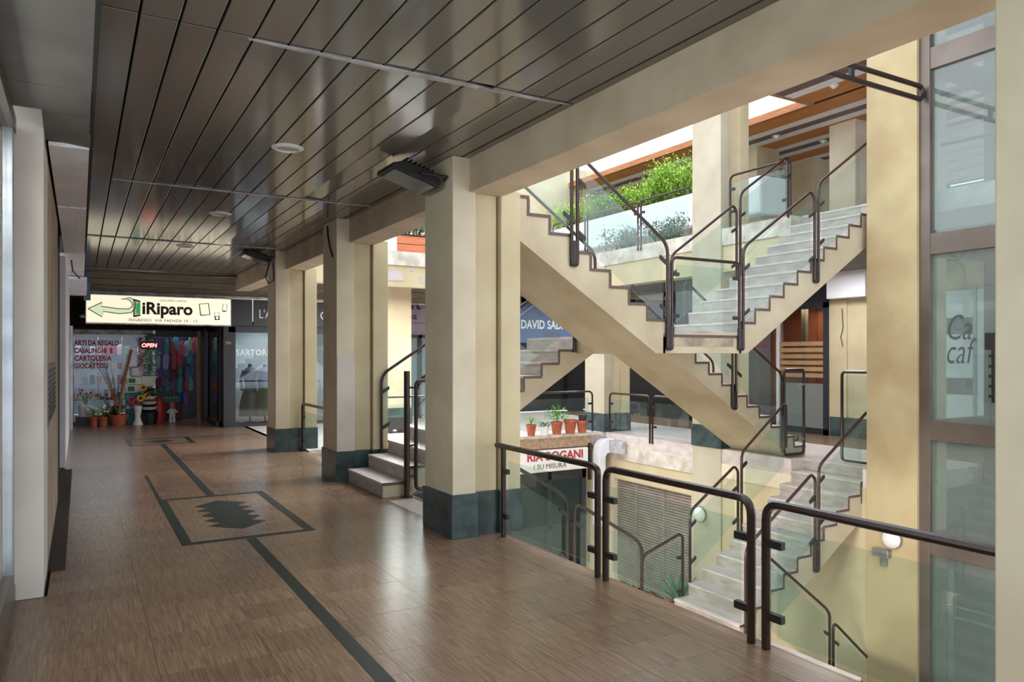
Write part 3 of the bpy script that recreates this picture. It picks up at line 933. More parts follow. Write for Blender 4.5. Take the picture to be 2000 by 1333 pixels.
# retaining walls under the galleries
wr = struct('wall_right', (10.3, 8, -2), 'yellow wall below the far gallery with a roller shutter')
B().box(10.16, 10.4, -3, 4.0, -4, -.27).build('wall_panel', 'yellow', wr)
B().box(10.16, 10.4, 6.3, 10.6, -4, -.27).build('wall_panel', 'yellow', wr)
B().box(10.16, 10.4, 13.0, 13.6, -4, -.27).build('wall_panel', 'cream', wr)
B().box(10.16, 10.4, 10.6, 13.0, -.98, -.27).build('wall_panel', 'yellow', wr)
B().box(10.45, 10.5, 10.5, 13.1, -4, -.9).build('wall_panel', 'dark', wr)
B().box(10.14, 10.16, 7, 13.3, -.52, -.262).build('edge_band', 'cream', wr)
B().box(10.135, 10.4, 10.54, 13.28, -.55, -.27).build('edge_band', 'concrete', wr)
sbox('wall_basement_end', 'yellow', -.4, 10.3, 13.4, 13.6, -4, -.27)
w5 = struct('window_5', (6, 13.35, -4), 'dark green glass shop front in the basement below the hanging sign')
M['tealdark'] = mat('basement_teal', (70, 106, 104), 0.6, vscale=1.5, rgb2=(40, 62, 64))
B().box(3.5, 9.6, 13.37, 13.39, -4, -.75).build('shop_back', 'tealdark', w5)
for x in (3.5, 5.0, 6.4, 7.6, 8.6, 9.5): B().box(x, x + .1, 13.26, 13.38, -4, -.75).build('frame_post', 'charcoal', w5)
B().box(3.5, 9.6, 13.26, 13.38, -.95, -.75).build('frame_rail', 'charcoal', w5)
B().box(3.5, 9.6, 13.26, 13.38, -2.0, -1.9).build('frame_rail', 'charcoal', w5)
B().box(3.5, 9.6, 13.31, 13.32, -4, -.95).build('pane', 'glass_dark', w5)
sbox('wall_basement_left', 'yellow', -.4, 0, -3, 13.5, -4, -.27)
sbox('wall_lift_back', 'charcoal', 12.15, 12.35, 3.9, 6.4, -4, 0)
sbox('wall_lift_far', 'slate', 10.42, 12.35, 6.28, 6.4, -4, -.27)
sbox('wall_lift_side', 'charcoal', 10.4, 12.3, 3.8, 4.0, -4, 0)
sbox('wall_atrium_near', 'cream', 3.4, 10.3, -3.2, -3.0, -4, 0)
# roller shutter
t = thing('roller_shutter', 'grey brown roller shutter under the far gallery', 'shutter', (10.3, 11.8, -4))
for k in range(40):
    z = -.99 - k * .056
    B().box(10.26, 10.29, 10.62, 13.0, z - .044, z).build('slat', 'shutter', t)
B().box(10.3, 10.31, 10.62, 13.0, -3.3, -.98).build('backing', 'dark', t)
for y in (11.45, 12.3): B().box(10.245, 10.262, y, y + .03, -3.3, -.98).build('guide', 'shutter', t)

# ground floor back wall of far gallery
wx = struct('wall_far_right', (13.9, 10, 0), 'yellow back wall of the far gallery')
B().box(13.9, 14.2, 4, 10.32, 0, 3.5).build('wall_panel', 'yellow', wx)
B().box(13.86, 13.9, 9.9, 10.32, 0, 2.88).build('pilaster', 'yellow', wx)
B().box(13.85, 13.9, 4, 10.30, 0, .41).build('plinth_slab', 'green_marble', wx)
B().box(13.9, 14.2, 10.32, 13.2, 2.85, 3.5).build('wall_panel', 'navy', wx)
B().box(13.9, 14.2, 13.2, 19, 0, 3.5).build('wall_panel', 'dark', wx)
sbox('wall_far_top', 'soffit_grey', 10.3, 14.0, -3, 19, 3.45, 3.7)
w6 = struct('street_reflection', (13.9, 7.4, 0), 'pale panel imitating the street reflection in the lift glass')
M['reflect_pale'] = mat('pale_reflection', (206, 218, 226), 0.5, var=0.06, vscale=2)
B().box(13.86, 13.89, 6.7, 7.9, .45, 2.9).build('pane', 'reflect_pale', w6)  # pale sheet and dark bands stand in for the street reflected in the lift
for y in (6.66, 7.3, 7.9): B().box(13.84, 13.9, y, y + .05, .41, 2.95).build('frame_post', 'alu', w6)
for z in (1.0, 2.1): B().box(13.85, 13.87, 7.35, 7.9, z, z + .3).build('reflection_band', 'slate', w6)
d2 = struct('door_2', (13.9, 11.3, 0), 'dark blue framed glass door with white stripes and orange room behind')
B().box(13.82, 13.92, 10.32, 10.44, 0, 2.86).build('frame_post', 'navy', d2)
B().box(13.82, 13.92, 11.62, 11.68, 0, 2.86).build('frame_post', 'offwhite', d2)
B().box(13.82, 13.92, 13.1, 13.2, 0, 2.86).build('frame_post', 'navy', d2)
B().box(13.82, 13.92, 10.32, 13.2, 2.74, 2.88).build('frame_rail', 'navy', d2)
B().box(13.82, 13.92, 10.32, 13.2, 0, .12).build('frame_rail', 'navy', d2)
B().box(13.87, 13.88, 10.44, 13.1, .12, 2.74).build('pane', 'glass_dark', d2)
for k in range(6):
    B().box(13.855, 13.868, 10.45, 11.62, 1.93 - k * .14, 2.02 - k * .14).build('frosted_stripe', 'tan' if k else 'tan', d2)
B().box(13.857, 13.868, 10.45, 11.62, .13, 1.10).build('frosted_sheet', 'inkgrey', d2)
B().box(13.9, 15.5, 13.2, 13.3, 0, 3).build('room_side', 'offwhite', d2)
B().box(15.4, 15.5, 10.2, 13.3, 0, 3).build('room_back', 'orange', d2)
B().box(13.95, 15.5, 10.2, 10.3, 0, 3).build('room_side', 'orange', d2)
B().box(13.95, 15.5, 10.2, 13.3, 2.9, 3).build('room_ceiling', 'offwhite', d2)
B().box(14.6, 14.7, 11.5, 11.62, 0, 2.9).build('room_post', 'tan', d2)
text('Credit', .13, (13.86, 12.35, 1.9), FACEL, 'red', d2, shear=.1)
al4 = bpy.data.lights.new('office_lamp', 'AREA')
al4.energy = 9
al4.size = .8
alo4 = bpy.data.objects.new('office_lamp', al4)
COL.objects.link(alo4)
alo4.location = (14.8, 11.4, 2.8)
t = tag(B().box(13.6, 13.84, 9.3, 10.2, 2.9, 3.62).build('blank_sign_box', 'offwhite', bevel=.02, org=(13.7, 9.8, 2.9)), 'blank white sign box on the yellow wall beside the orange door', 'sign')
t = tag(B().tube([(13.85, 10.0, 2.7), (13.84, 9.97, 2.3), (13.85, 10.03, 2.1), (13.85, 9.98, 1.9)], .008, 5).build('loose_wire', 'black', org=(13.85, 10, 1.9)), 'thin loose wire hanging below the blank white sign box', 'wire')
t = tag(B().tube([(13.2, 10.6, .01), (12.6, 10.1, .012), (12.0, 9.8, .01), (11.5, 9.3, .012)], .012, 5).build('floor_cable', 'black', org=(12, 9.8, 0)), 'black cable lying across the far gallery floor by the orange door', 'cable')
# far end wall (Y 18.9)
we = struct('wall_end', (10, 18.9, 0), 'far end wall with shop fronts')
B().box(6.3, 7.5, 18.85, 19.1, 0, 3.6).build('wall_panel', 'yellow', we)
B().box(7.5, 8.6, 18.9, 19.1, 3.3, 3.6).build('wall_panel', 'lilac', we)
B().box(7.5, 8.6, 18.88, 19.1, 2.28, 2.62).build('wall_panel', 'lilac', we)
B().box(8.6, 11.0, 18.85, 19.1, 0, 3.6).build('wall_panel', 'yellow', we)
B().box(11.0, 17.5, 18.9, 19.1, 2.4, 3.6).build('wall_panel', 'bluefascia', we)
B().box(13.1, 13.5, 18.8, 19.1, 0, 2.4).build('wall_panel', 'dark', we)
B().box(11.0, 17.5, 19.4, 19.5, 0, 2.5).build('wall_panel', 'dark', we)
B().box(7.5, 7.58, 18.82, 18.95, 0, 2.28).build('frame_post', 'charcoal', we)
B().box(8.0, 8.1, 18.82, 18.95, 0, 2.28).build('frame_post', 'charcoal', we)
B().box(7.5, 8.6, 18.82, 18.95, 2.2, 2.28).build('frame_rail', 'charcoal', we)
B().box(7.58, 8.6, 18.88, 18.89, 0, 2.2).build('pane', 'glass_lift', we)
B().box(7.5, 8.6, 19.3, 19.4, 0, 2.4).build('shop_back', 'lavender', we)
t = thing('shop_fascia', 'lilac grey fascia with black letters seen between the pillars', 'sign', (8, 18.8, 2.62))
B().box(7.5, 9.2, 18.78, 18.9, 2.62, 3.28).build('fascia_panel', 'lilac', t, bevel=.005)
text('Art', .36, (7.52, 18.77, 2.98), FRONT, 'ink', t, offset=.01)
text('  pa', .27, (7.46, 18.77, 2.7), FRONT, 'ink', t, sx=1.2)
t = thing('shop_fascia', 'blue fascia with large white serif capitals behind the lower stair', 'sign', (12, 18.8, 2.3))
B().box(11.0, 17.0, 18.78, 18.9, 2.1, 3.3).build('fascia_panel', 'bluefascia', t, bevel=.005)
text('DAVID SADA', .36, (11.22, 18.77, 2.52), FRONT, 'lettering', t, offset=.008, sx=.78)
text('FIRENZE', .17, (12.0, 18.77, 2.3), FRONT, 'inkgrey', t)
# far end pillar + upper slab end
sbox('pillar', 'yellow', 6.55, 7.2, 17.4, 18.1, 0, 3.6, label='distant yellow pillar seen between the two nearer pillars')
sbox('plinth', 'green_marble', 6.53, 7.22, 17.38, 18.12, 0, .41)
ue = struct('wall_upper_end', (7, 16, 3.2), 'upper floor edge at the far end with peeling paint')
B().box(3.5, 14, 15.55, 15.9, 3.26, 4.0).build('slab_fascia', 'yellow', ue)
B().box(3.5, 14, 15.9, 19, 3.62, 4.0).build('slab', 'soffit_white', ue)
B().box(3.5, 14, 15.5, 15.6, 3.72, 4.03).build('edge_band', 'concrete', ue)
B().box(3.5, 14, 15.49, 15.6, 3.24, 3.33).build('edge_band', 'yellow', ue)
for (x, w_, z0, z1) in ((5.75, .5, 3.36, 3.62), (6.62, .3, 3.34, 3.5), (6.4, .12, 3.6, 3.7)):
    B().prism([(x, z0), (x + w_, z0 + .02), (x + w_ * .9, z1 - .08), (x + w_ * .7, z1), (x + w_ * .3, z1 - .03), (x, z1)], 'y', 15.54, 15.56).build('peeled_patch', 'peel', ue)

# ------------------------------------------------------------------ upper floor slabs, right
us = struct('floor_upper_right', (13, 8, 4), 'upper gallery slab on the far side')
B().box(10.43, 18, -3, 19.2, 3.7, 4.03).build('slab', 'travertine_pale', us)
for ya, yb in ((8.28, 15.5),):
    B().box(10.15, 10.45, ya, yb, 3.72, 4.03).build('edge_band', 'concrete', us)
    B().box(10.18, 10.5, ya, yb, 3.24, 3.72).build('edge_beam', 'yellow', us)
sbox('floor_upper_left', 'concrete', -2, 3.5, 0.2, 18.4, 4.03, 4.08)
sbox('shade_slab', 'concrete', 5.6, 18.0, -3, 6.1, 7.6, 7.85)  # unseen slab added to keep sunlight off the near corridor floor
# upper ceiling of slats
uc = struct('ceiling_upper', (15, 10, 6.9), 'slatted ceiling of wood, white and dark strips on the upper gallery')
xs = 13.15
M['slat_wood'] = mat('slat_wood', (206, 138, 70), 0.5, vscale=5, stretch=(8, 0.6, 8), rgb2=(180, 112, 52))
M['slat_white'] = mat('slat_white', (240, 238, 238), 0.5, var=0.05)
M['slat_dark'] = mat('slat_dark', (128, 104, 96), 0.5, vscale=5, stretch=(8, 0.6, 8), rgb2=(108, 86, 80))
pat = [('slat_wood', 4), ('slat_white', 2), ('slat_dark', 2), ('slat_white', 2)]
ptr = 0
ZU = 6.9
x = 13.15
i = 0
while x < 18.4:
    m, n = pat[i % 4]
    for k in range(n):
        B().box(x + .006, x + .134, -1, 19, ZU, ZU + .025).build('ceiling_slat', m, uc)
        x += .14
    i += 1
B().box(13.1, 18.5, -1, 19, ZU + .03, ZU + .12).build('ceiling_backing', 'dark', uc)
B().box(13.02, 13.15, 10.2, 19, ZU - .01, ZU + .14).build('edge_board', 'wood', uc)
x = 10.5
i = 2
while x < 13.0:
    m, n = pat[i % 4]
    for k in range(n):
        B().box(x + .006, x + .134, -1, 10.1, ZU, ZU + .025).build('ceiling_slat', m, uc)
        x += .14
    i += 1
B().box(10.5, 13.1, -1, 10.1, ZU + .03, ZU + .12).build('ceiling_backing', 'dark', uc)
B().box(10.5, 13.1, 10.1, 10.2, ZU - .01, ZU + .14).build('edge_board', 'tan', uc)


def downlight(label, x, y, z, grp=None):
    t = thing('spotlight', label, 'lamp', (x, y, z), grp)
    B().lathe([(.07, -.02), (.09, -.012), (.09, 0)], (x, y, z), 16).build('ring', 'white', t, smooth=True)
    B().lathe([(.02, -.07), (.05, -.05), (.055, -.02)], (x, y, z), 14).build('bulb', 'white', t, smooth=True)


downlight('small white spotlight on the dark slats of the upper ceiling', 12.5, 9.2, ZU)
downlight('small white spotlight on the wood slats above the upper right stair', 15.5, 11.7, ZU)
downlight('small white spotlight at the wood and white slats, left of the others', 14.2, 12.0, ZU)
# upper pillars and back wall
up = struct('wall_upper_back', (17, 10, 4), 'upper gallery back wall with shop windows')
B().box(14.45, 15.25, 12.8, 13.5, 4.03, ZU).build('pillar_shaft', 'yellow', up)
B().box(14.9, 15.1, 12.77, 12.81, 5.5, 6.2).build('vent_panel', 'bronze', up)
B().box(14.65, 15.3, 10.25, 10.9, 4.03, ZU).build('pillar_shaft', 'cream', up)
B().box(16.6, 17.2, 12.8, 13.8, 4.03, ZU).build('pillar_shaft', 'yellow', up)
B().box(17.4, 17.6, -1, 19, 5.7, ZU).build('wall_panel', 'woodlight', up)
for k in range(5): B().box(17.36, 17.42, -1, 19, 5.75 + k * .22, 5.93 + k * .22).build('wall_board', 'woodlight', up)
B().box(17.45, 17.5, -1, 19, 4.03, 5.7).build('pane', 'glass_dark', up)
for y in (8, 9.8, 11.8, 14, 16): B().box(17.4, 17.52, y, y + .08, 4.03, 5.7).build('frame_post', 'charcoal', up)
B().box(18.2, 18.3, -1, 19, 4.03, 5.8).build('room_back', 'inkgrey', up)
for j, (y, z, a, b_) in enumerate(((12.35, 4.4, .42, .62), (12.9, 4.35, .4, .5), (10.9, 4.75, .42, .52))):
    t = tag(B().box(17.38, 17.395, y - .3, y + .15, z, z + b_).build('notice_sheet', 'paper', org=(17.39, y, z)),
            ['white paper notice behind the upper glass railing, left of another', 'second white paper notice beside it behind the upper glass railing', 'white paper notices on the upper window above the right stair'][j], 'notice')

# planter on the upper gallery
pl = thing('long_planter', 'long white concrete planter on orange wood base on the upper gallery', 'planter', (12.4, 12, 4.03))
B().box(11.9, 12.7, 10.45, 18.5, 4.6, 5.38).build('trough', 'offwhite', pl, bevel=.05)
B().box(12.0, 12.6, 10.55, 18.4, 5.36, 5.40).build('soil', 'soil', pl)
for k in range(6): B().box(12.05, 12.6, 10.7 + k * 1.3, 11.9 + k * 1.3, 4.03, 4.45).build('base_board', 'woodorange', pl)
B().box(12.15, 12.6, 10.6, 18.4, 4.45, 4.62).build('base_beam', 'concrete', pl)


def shrub(label, c, sz, n, m, name='shrub', grp=None, ln=.12, stems=8, base=None):
    t = thing(name, label, 'shrub', (c[0], c[1], base if base is not None else c[2] - sz[2]), grp)
    st = B()
    z0 = base if base is not None else c[2] - sz[2]
    tips = []
    for k in range(stems):
        p = Vector((c[0] + R.uniform(-.8, .8) * sz[0], c[1] + R.uniform(-.9, .9) * sz[1], c[2] + R.uniform(0, .8) * sz[2]))
        q = Vector((c[0] + (p.x - c[0]) * .6, c[1] + (p.y - c[1]) * .85, z0))
        st.tube([q, (q + p) / 2 + Vector((R.uniform(-.05, .05), R.uniform(-.05, .05), .05)), p], .012, 5, .005)
        tips += [q.lerp(p, f) for f in (.35, .5, .65, .8, .9, 1.0)]
    st.build('stem', 'wooddark', t)
    fo = B()
    for k in range(n):
        q = R.choice(tips) + Vector((R.gauss(0, sz[0] * .3), R.gauss(0, sz[1] * .16), R.gauss(0, sz[2] * .2)))
        q.z = max(q.z, z0 + .03)
        fo.leaf(q, (R.uniform(-1, 1), R.uniform(-1, 1), R.uniform(-.6, .9)), ln * R.uniform(.6, 1.3), ln * .42)
    fo.build('foliage', m, t, kind='stuff')
    return t


shrub('bright green bamboo-like shrub at the pillar end of the row in the long upper planter', (12.3, 13.45, 5.85), (.45, .75, .55), 5200, 'leaf_light', base=5.36, stems=22, ln=.085)
shrub('dense yellow green shrub in the middle of the long upper planter', (12.3, 14.6, 5.7), (.45, .8, .4), 4400, 'leaf_light', base=5.36, stems=20, ln=.08)
shrub('looser green shrub left of the yellow green one in the upper planter', (12.3, 15.9, 5.65), (.45, .8, .38), 3600, 'leaf', base=5.36, stems=18, ln=.08)
shrub('pale shrub at the far left end of the long upper planter', (12.3, 17.4, 5.7), (.45, .9, .42), 3600, 'leaf_light', base=5.36, stems=18, ln=.085)
shrub('blue green shrub standing low behind the upper glass railing', (11.2, 12.6, 4.45), (.3, .6, .38), 900, 'leaf_blue', base=4.05, stems=8, ln=.1)
shrub('second blue green shrub low behind the upper railing, farther off', (11.2, 14.2, 4.45), (.3, .6, .4), 900, 'leaf_blue', base=4.05, stems=8, ln=.1)
shrub('small sprig of green rising over the orange planter base', (11.6, 10.9, 4.55), (.15, .3, .22), 220, 'leaf', base=4.04, stems=5, ln=.08)
t = thing('wood_planter', 'orange wood planter with white end post on the far upper edge', 'planter', (6.5, 15.9, 4.03))
B().box(6.15, 8.0, 15.75, 16.2, 4.05, 4.42).build('plank_side', 'woodorange', t)
for k in range(2): B().box(6.15, 8.0, 15.72, 15.75, 4.06 + k * .19, 4.23 + k * .19).build('plank', 'woodorange', t)
B().box(5.93, 6.15, 15.7, 16.2, 4.04, 4.55).build('end_post', 'offwhite', t)
B().box(6.15, 8.0, 15.74, 16.2, 4.43, 4.47).build('soil', 'soil', t)
shrub('blue green leafy shrub in the orange wood planter between the pillars', (6.7, 15.95, 4.75), (.55, .3, .28), 900, 'leaf_blue', base=4.46, stems=10, ln=.12)

# ------------------------------------------------------------------ staircase
MX = 6.92
ZL = 1.972
RU = 0.1876
TU = 0.2835
RL = ZL / 11
TL = 0.281
ZB = -4.035 + ZL
sc = thing('staircase', 'cream X-shaped double staircase with grey stone treads in the atrium', 'staircase', (MX, 8.4, ZB))


def mirror(x, s): return x if s > 0 else 2 * MX - x


def flight_up(s, zl, y0, y1, x0=7.585, ru=RU, tu=TU, n=11):
    """rises away from the landing, s=+1 to the right"""
    tops = []
    poly = [(x0 - .02, zl - .03)]
    for k in range(n):
        z = zl + ru * (k + 1) - .03
        poly += [(x0 + tu * k, z), (x0 + tu * (k + 1), z)]
    xe = x0 + tu * n
    poly += [(xe, zl + ru * n - .03 - .38), (7.72, zl - .235), (x0 - .02, zl - .235)]
    pts = [(mirror(x, s), z) for x, z in poly]
    if s < 0: pts = pts[::-1]
    B().prism(pts, 'y', y0, y1).build('flight', 'stringer', sc)
    for k in range(n):
        z = zl + ru * (k + 1)
        xa, xb = x0 + tu * k - .02, x0 + tu * (k + 1) - .002
        a, b_ = sorted((mirror(xa, s), mirror(xb, s)))
        B().box(a, b_, y0 - .004, y1 + .004, z - .03, z).build('tread', 'travertine_pale', sc)
        xa, xb = x0 + tu * k - .012, x0 + tu * k + .004
        a, b_ = sorted((mirror(xa, s), mirror(xb, s)))
        B().box(a, b_, y0 - .003, y1 + .003, z - ru, z - .0301).build('riser', 'riser_stone', sc)
    # dark stone stepped edge on the open side
    e = B()
    for k in range(n):
        z = zl + ru * (k + 1)
        a, b_ = sorted((mirror(x0 + tu * k - .02, s), mirror(x0 + tu * (k + 1) + .006, s)))
        e.box(a, b_, y0 - .010, y0 - .004, z - .034, z)
        if k < n - 1:
            a, b_ = sorted((mirror(x0 + tu * (k + 1) - .026, s), mirror(x0 + tu * (k + 1) + .006, s)))
            e.box(a, b_, y0 - .010, y0 - .004, z, z + ru - .034)
    e.build('edge_trim', 'wooddark', sc)


def flight_down(s, zl, y0, y1, x0=7.89, rl=RL, tl=TL, n=11, nt=10):
    """descends away from the landing"""
    poly = [(x0 - .02, zl - .03)]
    for k in range(n):
        x = x0 + tl * k
        poly += [(x, zl - rl * k - .03), (x, zl - rl * (k + 1) - .03)]
    xe = x0 + tl * (n - 1)
    zbot = zl - rl * n
    poly[-1] = (xe, zbot + .002)
    poly += [(xe - .35, zbot + .002), (7.6, zl - .235), (x0 - .3, zl - .235)]
    # keep order simple: outline runs down the steps and back along the soffit
    pts = [(mirror(x, s), z) for x, z in poly]
    if s < 0: pts = pts[::-1]
    B().prism(pts, 'y', y0, y1).build('flight', 'stringer', sc)
    for k in range(nt):
        z = zl - rl * (k + 1)
        xa, xb = x0 + tl * k, x0 + tl * (k + 1) + .02
        a, b_ = sorted((mirror(xa, s), mirror(xb, s)))
        B().box(a, b_, y0 - .004, y1 + .004, z - .03, z).build('tread', 'travertine_pale', sc)
    for k in range(n):
        z = zl - rl * k
        xa, xb = x0 + tl * k - .004, x0 + tl * k + .012
        a, b_ = sorted((mirror(xa, s), mirror(xb, s)))
        B().box(a, b_, y0 - .003, y1 + .003, max(z - rl, zbot + .003), z - .0301).build('riser', 'riser_stone', sc)
    e = B()
    for k in range(nt):
        z = zl - rl * (k + 1)
        a, b_ = sorted((mirror(x0 + tl * k, s), mirror(x0 + tl * (k + 1) + .02, s)))
        e.box(a, b_, y0 - .010, y0 - .004, z - .034, z)
        a, b_ = sorted((mirror(x0 + tl * k - .006, s), mirror(x0 + tl * k + .026, s)))
        e.box(a, b_, y0 - .010, y0 - .004, z, z + rl - .034)
    e.build('edge_trim', 'wooddark', sc)


YU0, YU1, YL0, YL1 = 7.0, 8.25, 8.45, 9.75
for s in (1, -1):
    flight_up(s, ZL, YU0, YU1)
    flight_down(s, ZL, YL0, YL1)
    flight_up(s, ZB, YU0, YU1)
flight_down(1, ZB, 5.45, 6.85)
flight_down(-1, ZB, 5.45, 6.85)
# landings
for z, ya in ((ZL, YU0), (ZB, 5.45)):
    yb = YL1 if z == ZL else YU1
    B().box(6.24, 7.60, ya, YU1 + .1, z - .235, z - .03).build('landing', 'stringer', sc)
    B().box(6.24, 7.60, ya - .004, YU1, z - .03, z).build('landing_slab', 'travertine_pale', sc)
    B().box(6.24, 7.60, ya - .010, ya - .004, z - .034, z).build('edge_trim', 'wooddark', sc)
    if z == ZL:
        B().box(5.95, 7.89, YU1, yb, z - .236, z - .031).build('landing', 'stringer', sc)
        B().box(5.95, 7.89, YU1, yb + .004, z - .03, z + .0005).build('landing_slab', 'travertine_pale', sc)
    else:
        B().box(5.95, 7.89, 5.45, 6.85, z - .236, z - .031).build('landing', 'stringer', sc)
        B().box(5.95, 7.89, 5.446, 6.85, z - .03, z + .0005).build('landing_slab', 'travertine_pale', sc)
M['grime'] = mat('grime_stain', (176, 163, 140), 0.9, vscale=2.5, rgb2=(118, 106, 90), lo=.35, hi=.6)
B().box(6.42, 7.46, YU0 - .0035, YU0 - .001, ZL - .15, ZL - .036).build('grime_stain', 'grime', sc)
B().box(6.3, 6.5, 8.0, 8.2, -4, ZB - .2).build('support_post', 'yellow', sc)
B().box(7.35, 7.55, 8.0, 8.2, -4, ZB - .2).build('support_post', 'yellow', sc)

# ------------------------------------------------------------------ railings of the stairs
YR = 6.965


def stairclamps(us_, sl, side): return [(u, z, side * .09, side * .09 * sl) for u, z in us_]


S1 = .66
railing('upper left stair railing, lower piece beside the landing', 'y', YR, [(6.28, 1.83), (6.28, 3.08), (4.99, 3.98), (4.92, 3.93), (4.92, 2.78)],
        [(6.20, 2.15), (6.20, 3.02), (5.0, 3.86), (5.0, 2.98)], [(6.26, 2.85, -.1, .07), (6.26, 2.25, -.1, .07), (4.93, 3.72, .1, -.07), (4.93, 3.12, .1, -.07)])
railing('upper left stair railing, upper piece vanishing behind the beam', 'y', YR, [(4.84, 2.78), (4.84, 4.09), (3.6, 4.92)],
        [(4.77, 3.15), (4.77, 4.02), (3.6, 4.82), (3.6, 3.95)], [(4.83, 3.25, -.1, .07), (4.83, 3.9, -.1, .07)])
railing('low square railing across the middle landing of the stair', 'y', YR, [(6.35, 1.83), (6.35, 2.93), (7.53, 2.93), (7.53, 1.83)],
        [(6.42, 2.02), (6.42, 2.84), (7.46, 2.84), (7.46, 2.02)], [(6.36, 2.72, .1, 0), (6.36, 2.2, .1, 0), (7.52, 2.72, -.1, 0), (7.52, 2.2, -.1, 0)], rad=.09)
railing('upper right stair railing, lower piece beside the landing', 'y', YR, [(7.6, 1.83), (7.6, 3.14), (8.95, 4.03), (9.04, 3.95), (9.04, 2.80)],
        [(7.68, 2.2), (7.68, 3.08), (8.96, 3.92), (8.96, 3.05)], [(7.61, 2.85, .1, .07), (7.61, 2.25, .1, .07), (9.03, 3.75, -.1, -.07), (9.03, 3.12, -.1, -.07)])
railing('upper right stair railing, upper piece reaching the yellow pillar', 'y', YR, [(9.12, 2.80), (9.12, 4.17), (10.22, 4.9)],
        [(9.2, 3.2), (9.2, 4.12), (10.1, 4.72), (10.1, 3.8)], [(9.13, 3.3, .1, .07), (9.13, 3.85, .1, .07)])
YF = 8.27
railing('short far side handrail of the upper left flight', 'y', YF, [(6.14, 2.1), (6.14, 3.12), (4.3, 4.4)], [(6.06, 2.25), (6.06, 3.0), (4.4, 4.15), (4.4, 3.4)], [(6.13, 2.85, -.09, .06)])
railing('far side railing of the upper right flight, lower piece', 'y', YF, [(7.52, 2.1), (7.52, 3.18), (8.8, 4.05), (8.88, 3.97), (8.88, 2.85)], [(7.6, 2.2), (7.6, 3.1), (8.8, 3.92), (8.8, 3.0)],
        [(7.53, 2.9, .09, .06), (8.87, 3.7, -.09, -.06), (8.87, 3.15, -.09, -.06)])
railing('far side railing of the upper right flight, upper piece', 'y', YF, [(8.96, 2.85), (8.96, 4.26), (10.03, 4.97), (10.12, 4.9), (10.12, 4.03)], [(9.04, 3.2), (9.04, 4.2), (10.03, 4.84), (10.03, 4.1)],
        [(8.97, 3.9, .09, .06), (8.97, 3.35, .09, .06), (10.11, 4.7, -.09, -.06)])
# double post end caps
for k, (x, z, lb) in enumerate(((6.315, 1.83, 'left bracket joining the landing railing posts'), (7.565, 1.83, 'right bracket joining the landing railing posts'),
                                (4.88, 2.78, 'bracket joining the post pair on the upper left flight'), (9.08, 2.80, 'bracket joining the post pair on the upper right flight'),
                                (8.99, .9, 'bracket joining the post pair on the lower right flight'), (9.09, -1.33, 'bracket joining the post pair on the lowest right flight'))):
    yy = YR if k not in (4,) else 8.41
    t = thing('post_bracket', lb, 'bracket', (x, yy, z - .04))
    B().tube(rounded([(x - .037, yy, z + .02), (x - .037, yy, z - .04), (x + .037, yy, z - .04), (x + .037, yy, z + .02)], .035, 4), .022, 8).build('bent_tube', 'tube', t, smooth=True)
    B().box(x - .05, x + .05, yy - .012, yy + .03, z - .05, z + .24).build('plate', 'clamp', t, bevel=.01)
# lower flights
railing('near railing of the lower left flight', 'y', 8.43, [(5.9, 1.75), (5.9, 2.92), (3.62, 1.42), (3.55, 1.3), (3.55, .2)], [(5.8, 2.05), (5.8, 2.75), (3.7, 1.35), (3.7, .6)], [(5.88, 2.4, -.1, -.07), (3.56, 1.1, .1, .07)])
railing('curved railing rising from the three steps past the middle pillar', 'y', 9.77, [(3.6, .36), (3.6, 1.44), (5.9, 2.93)], [(3.67, .7), (3.67, 1.42), (5.85, 2.83), (5.85, 2.05)], [(3.61, 1.2, .1, .06), (3.61, .7, .1, .06)])
railing('near railing of the lower right flight, upper piece', 'y', 8.42, [(7.93, 1.75), (7.93, 2.85), (8.9, 2.2), (8.95, 2.1), (8.95, .92)], [(8.0, 2.0), (8.0, 2.7), (8.88, 2.1), (8.88, 1.35)], [(8.94, 1.5, -.1, .07), (7.94, 2.5, .1, -.06)])
railing('near railing of the lower right flight, lower piece by the glass gate', 'y', 8.42, [(9.03, .92), (9.03, 2.08), (10.1, 1.4), (10.1, .1)], [(9.1, 1.2), (9.1, 1.98), (10.03, 1.38), (10.03, .55)], [(9.04, 1.45, .1, -.07)])
railing('far side handrail of the lower right flight', 'y', 9.77, [(8.0, 2.9), (9.9, 1.6), (9.9, .6)], [(8.1, 2.7), (9.8, 1.55), (9.8, .8), (8.1, 1.95)])
# lowest flights
railing('left basement stair railing, first piece seen through the glass', 'y', YR, [(3.6, .78), (4.66, .17), (4.78, .05), (4.78, -1.0)], [(3.7, .6), (4.7, -.02), (4.7, -.75), (3.7, -.1)], [(4.77, -.1, -.1, .07), (4.77, -.6, -.1, .07)])
railing('left basement stair railing, second piece seen through the glass', 'y', YR, [(4.88, -1.0), (4.88, .03), (5.78, -.5), (5.87, -.62), (5.87, -1.9)], [(4.96, -.85), (4.96, -.08), (5.8, -.6), (5.8, -1.4)], [(4.89, -.2, .1, -.07), (4.89, -.7, .1, -.07), (5.86, -1.2, -.1, .07)])
railing('basement railing dropping from the lower landing on the left', 'y', 6.88, [(5.9, -2.0), (5.9, -1.1), (6.5, -1.6), (6.5, -2.6)], [(5.97, -1.9), (5.97, -1.3), (6.42, -1.65), (6.42, -2.3)])
railing('right basement stair railing, near side lower piece', 'y', YR, [(7.65, -2.2), (7.65, -.86), (8.97, .02), (9.05, -.05), (9.05, -1.33)], [(7.73, -1.85), (7.73, -.95), (8.97, -.12), (8.97, -.98)], [(9.04, -.3, -.1, -.07), (9.04, -.9, -.1, -.07)])
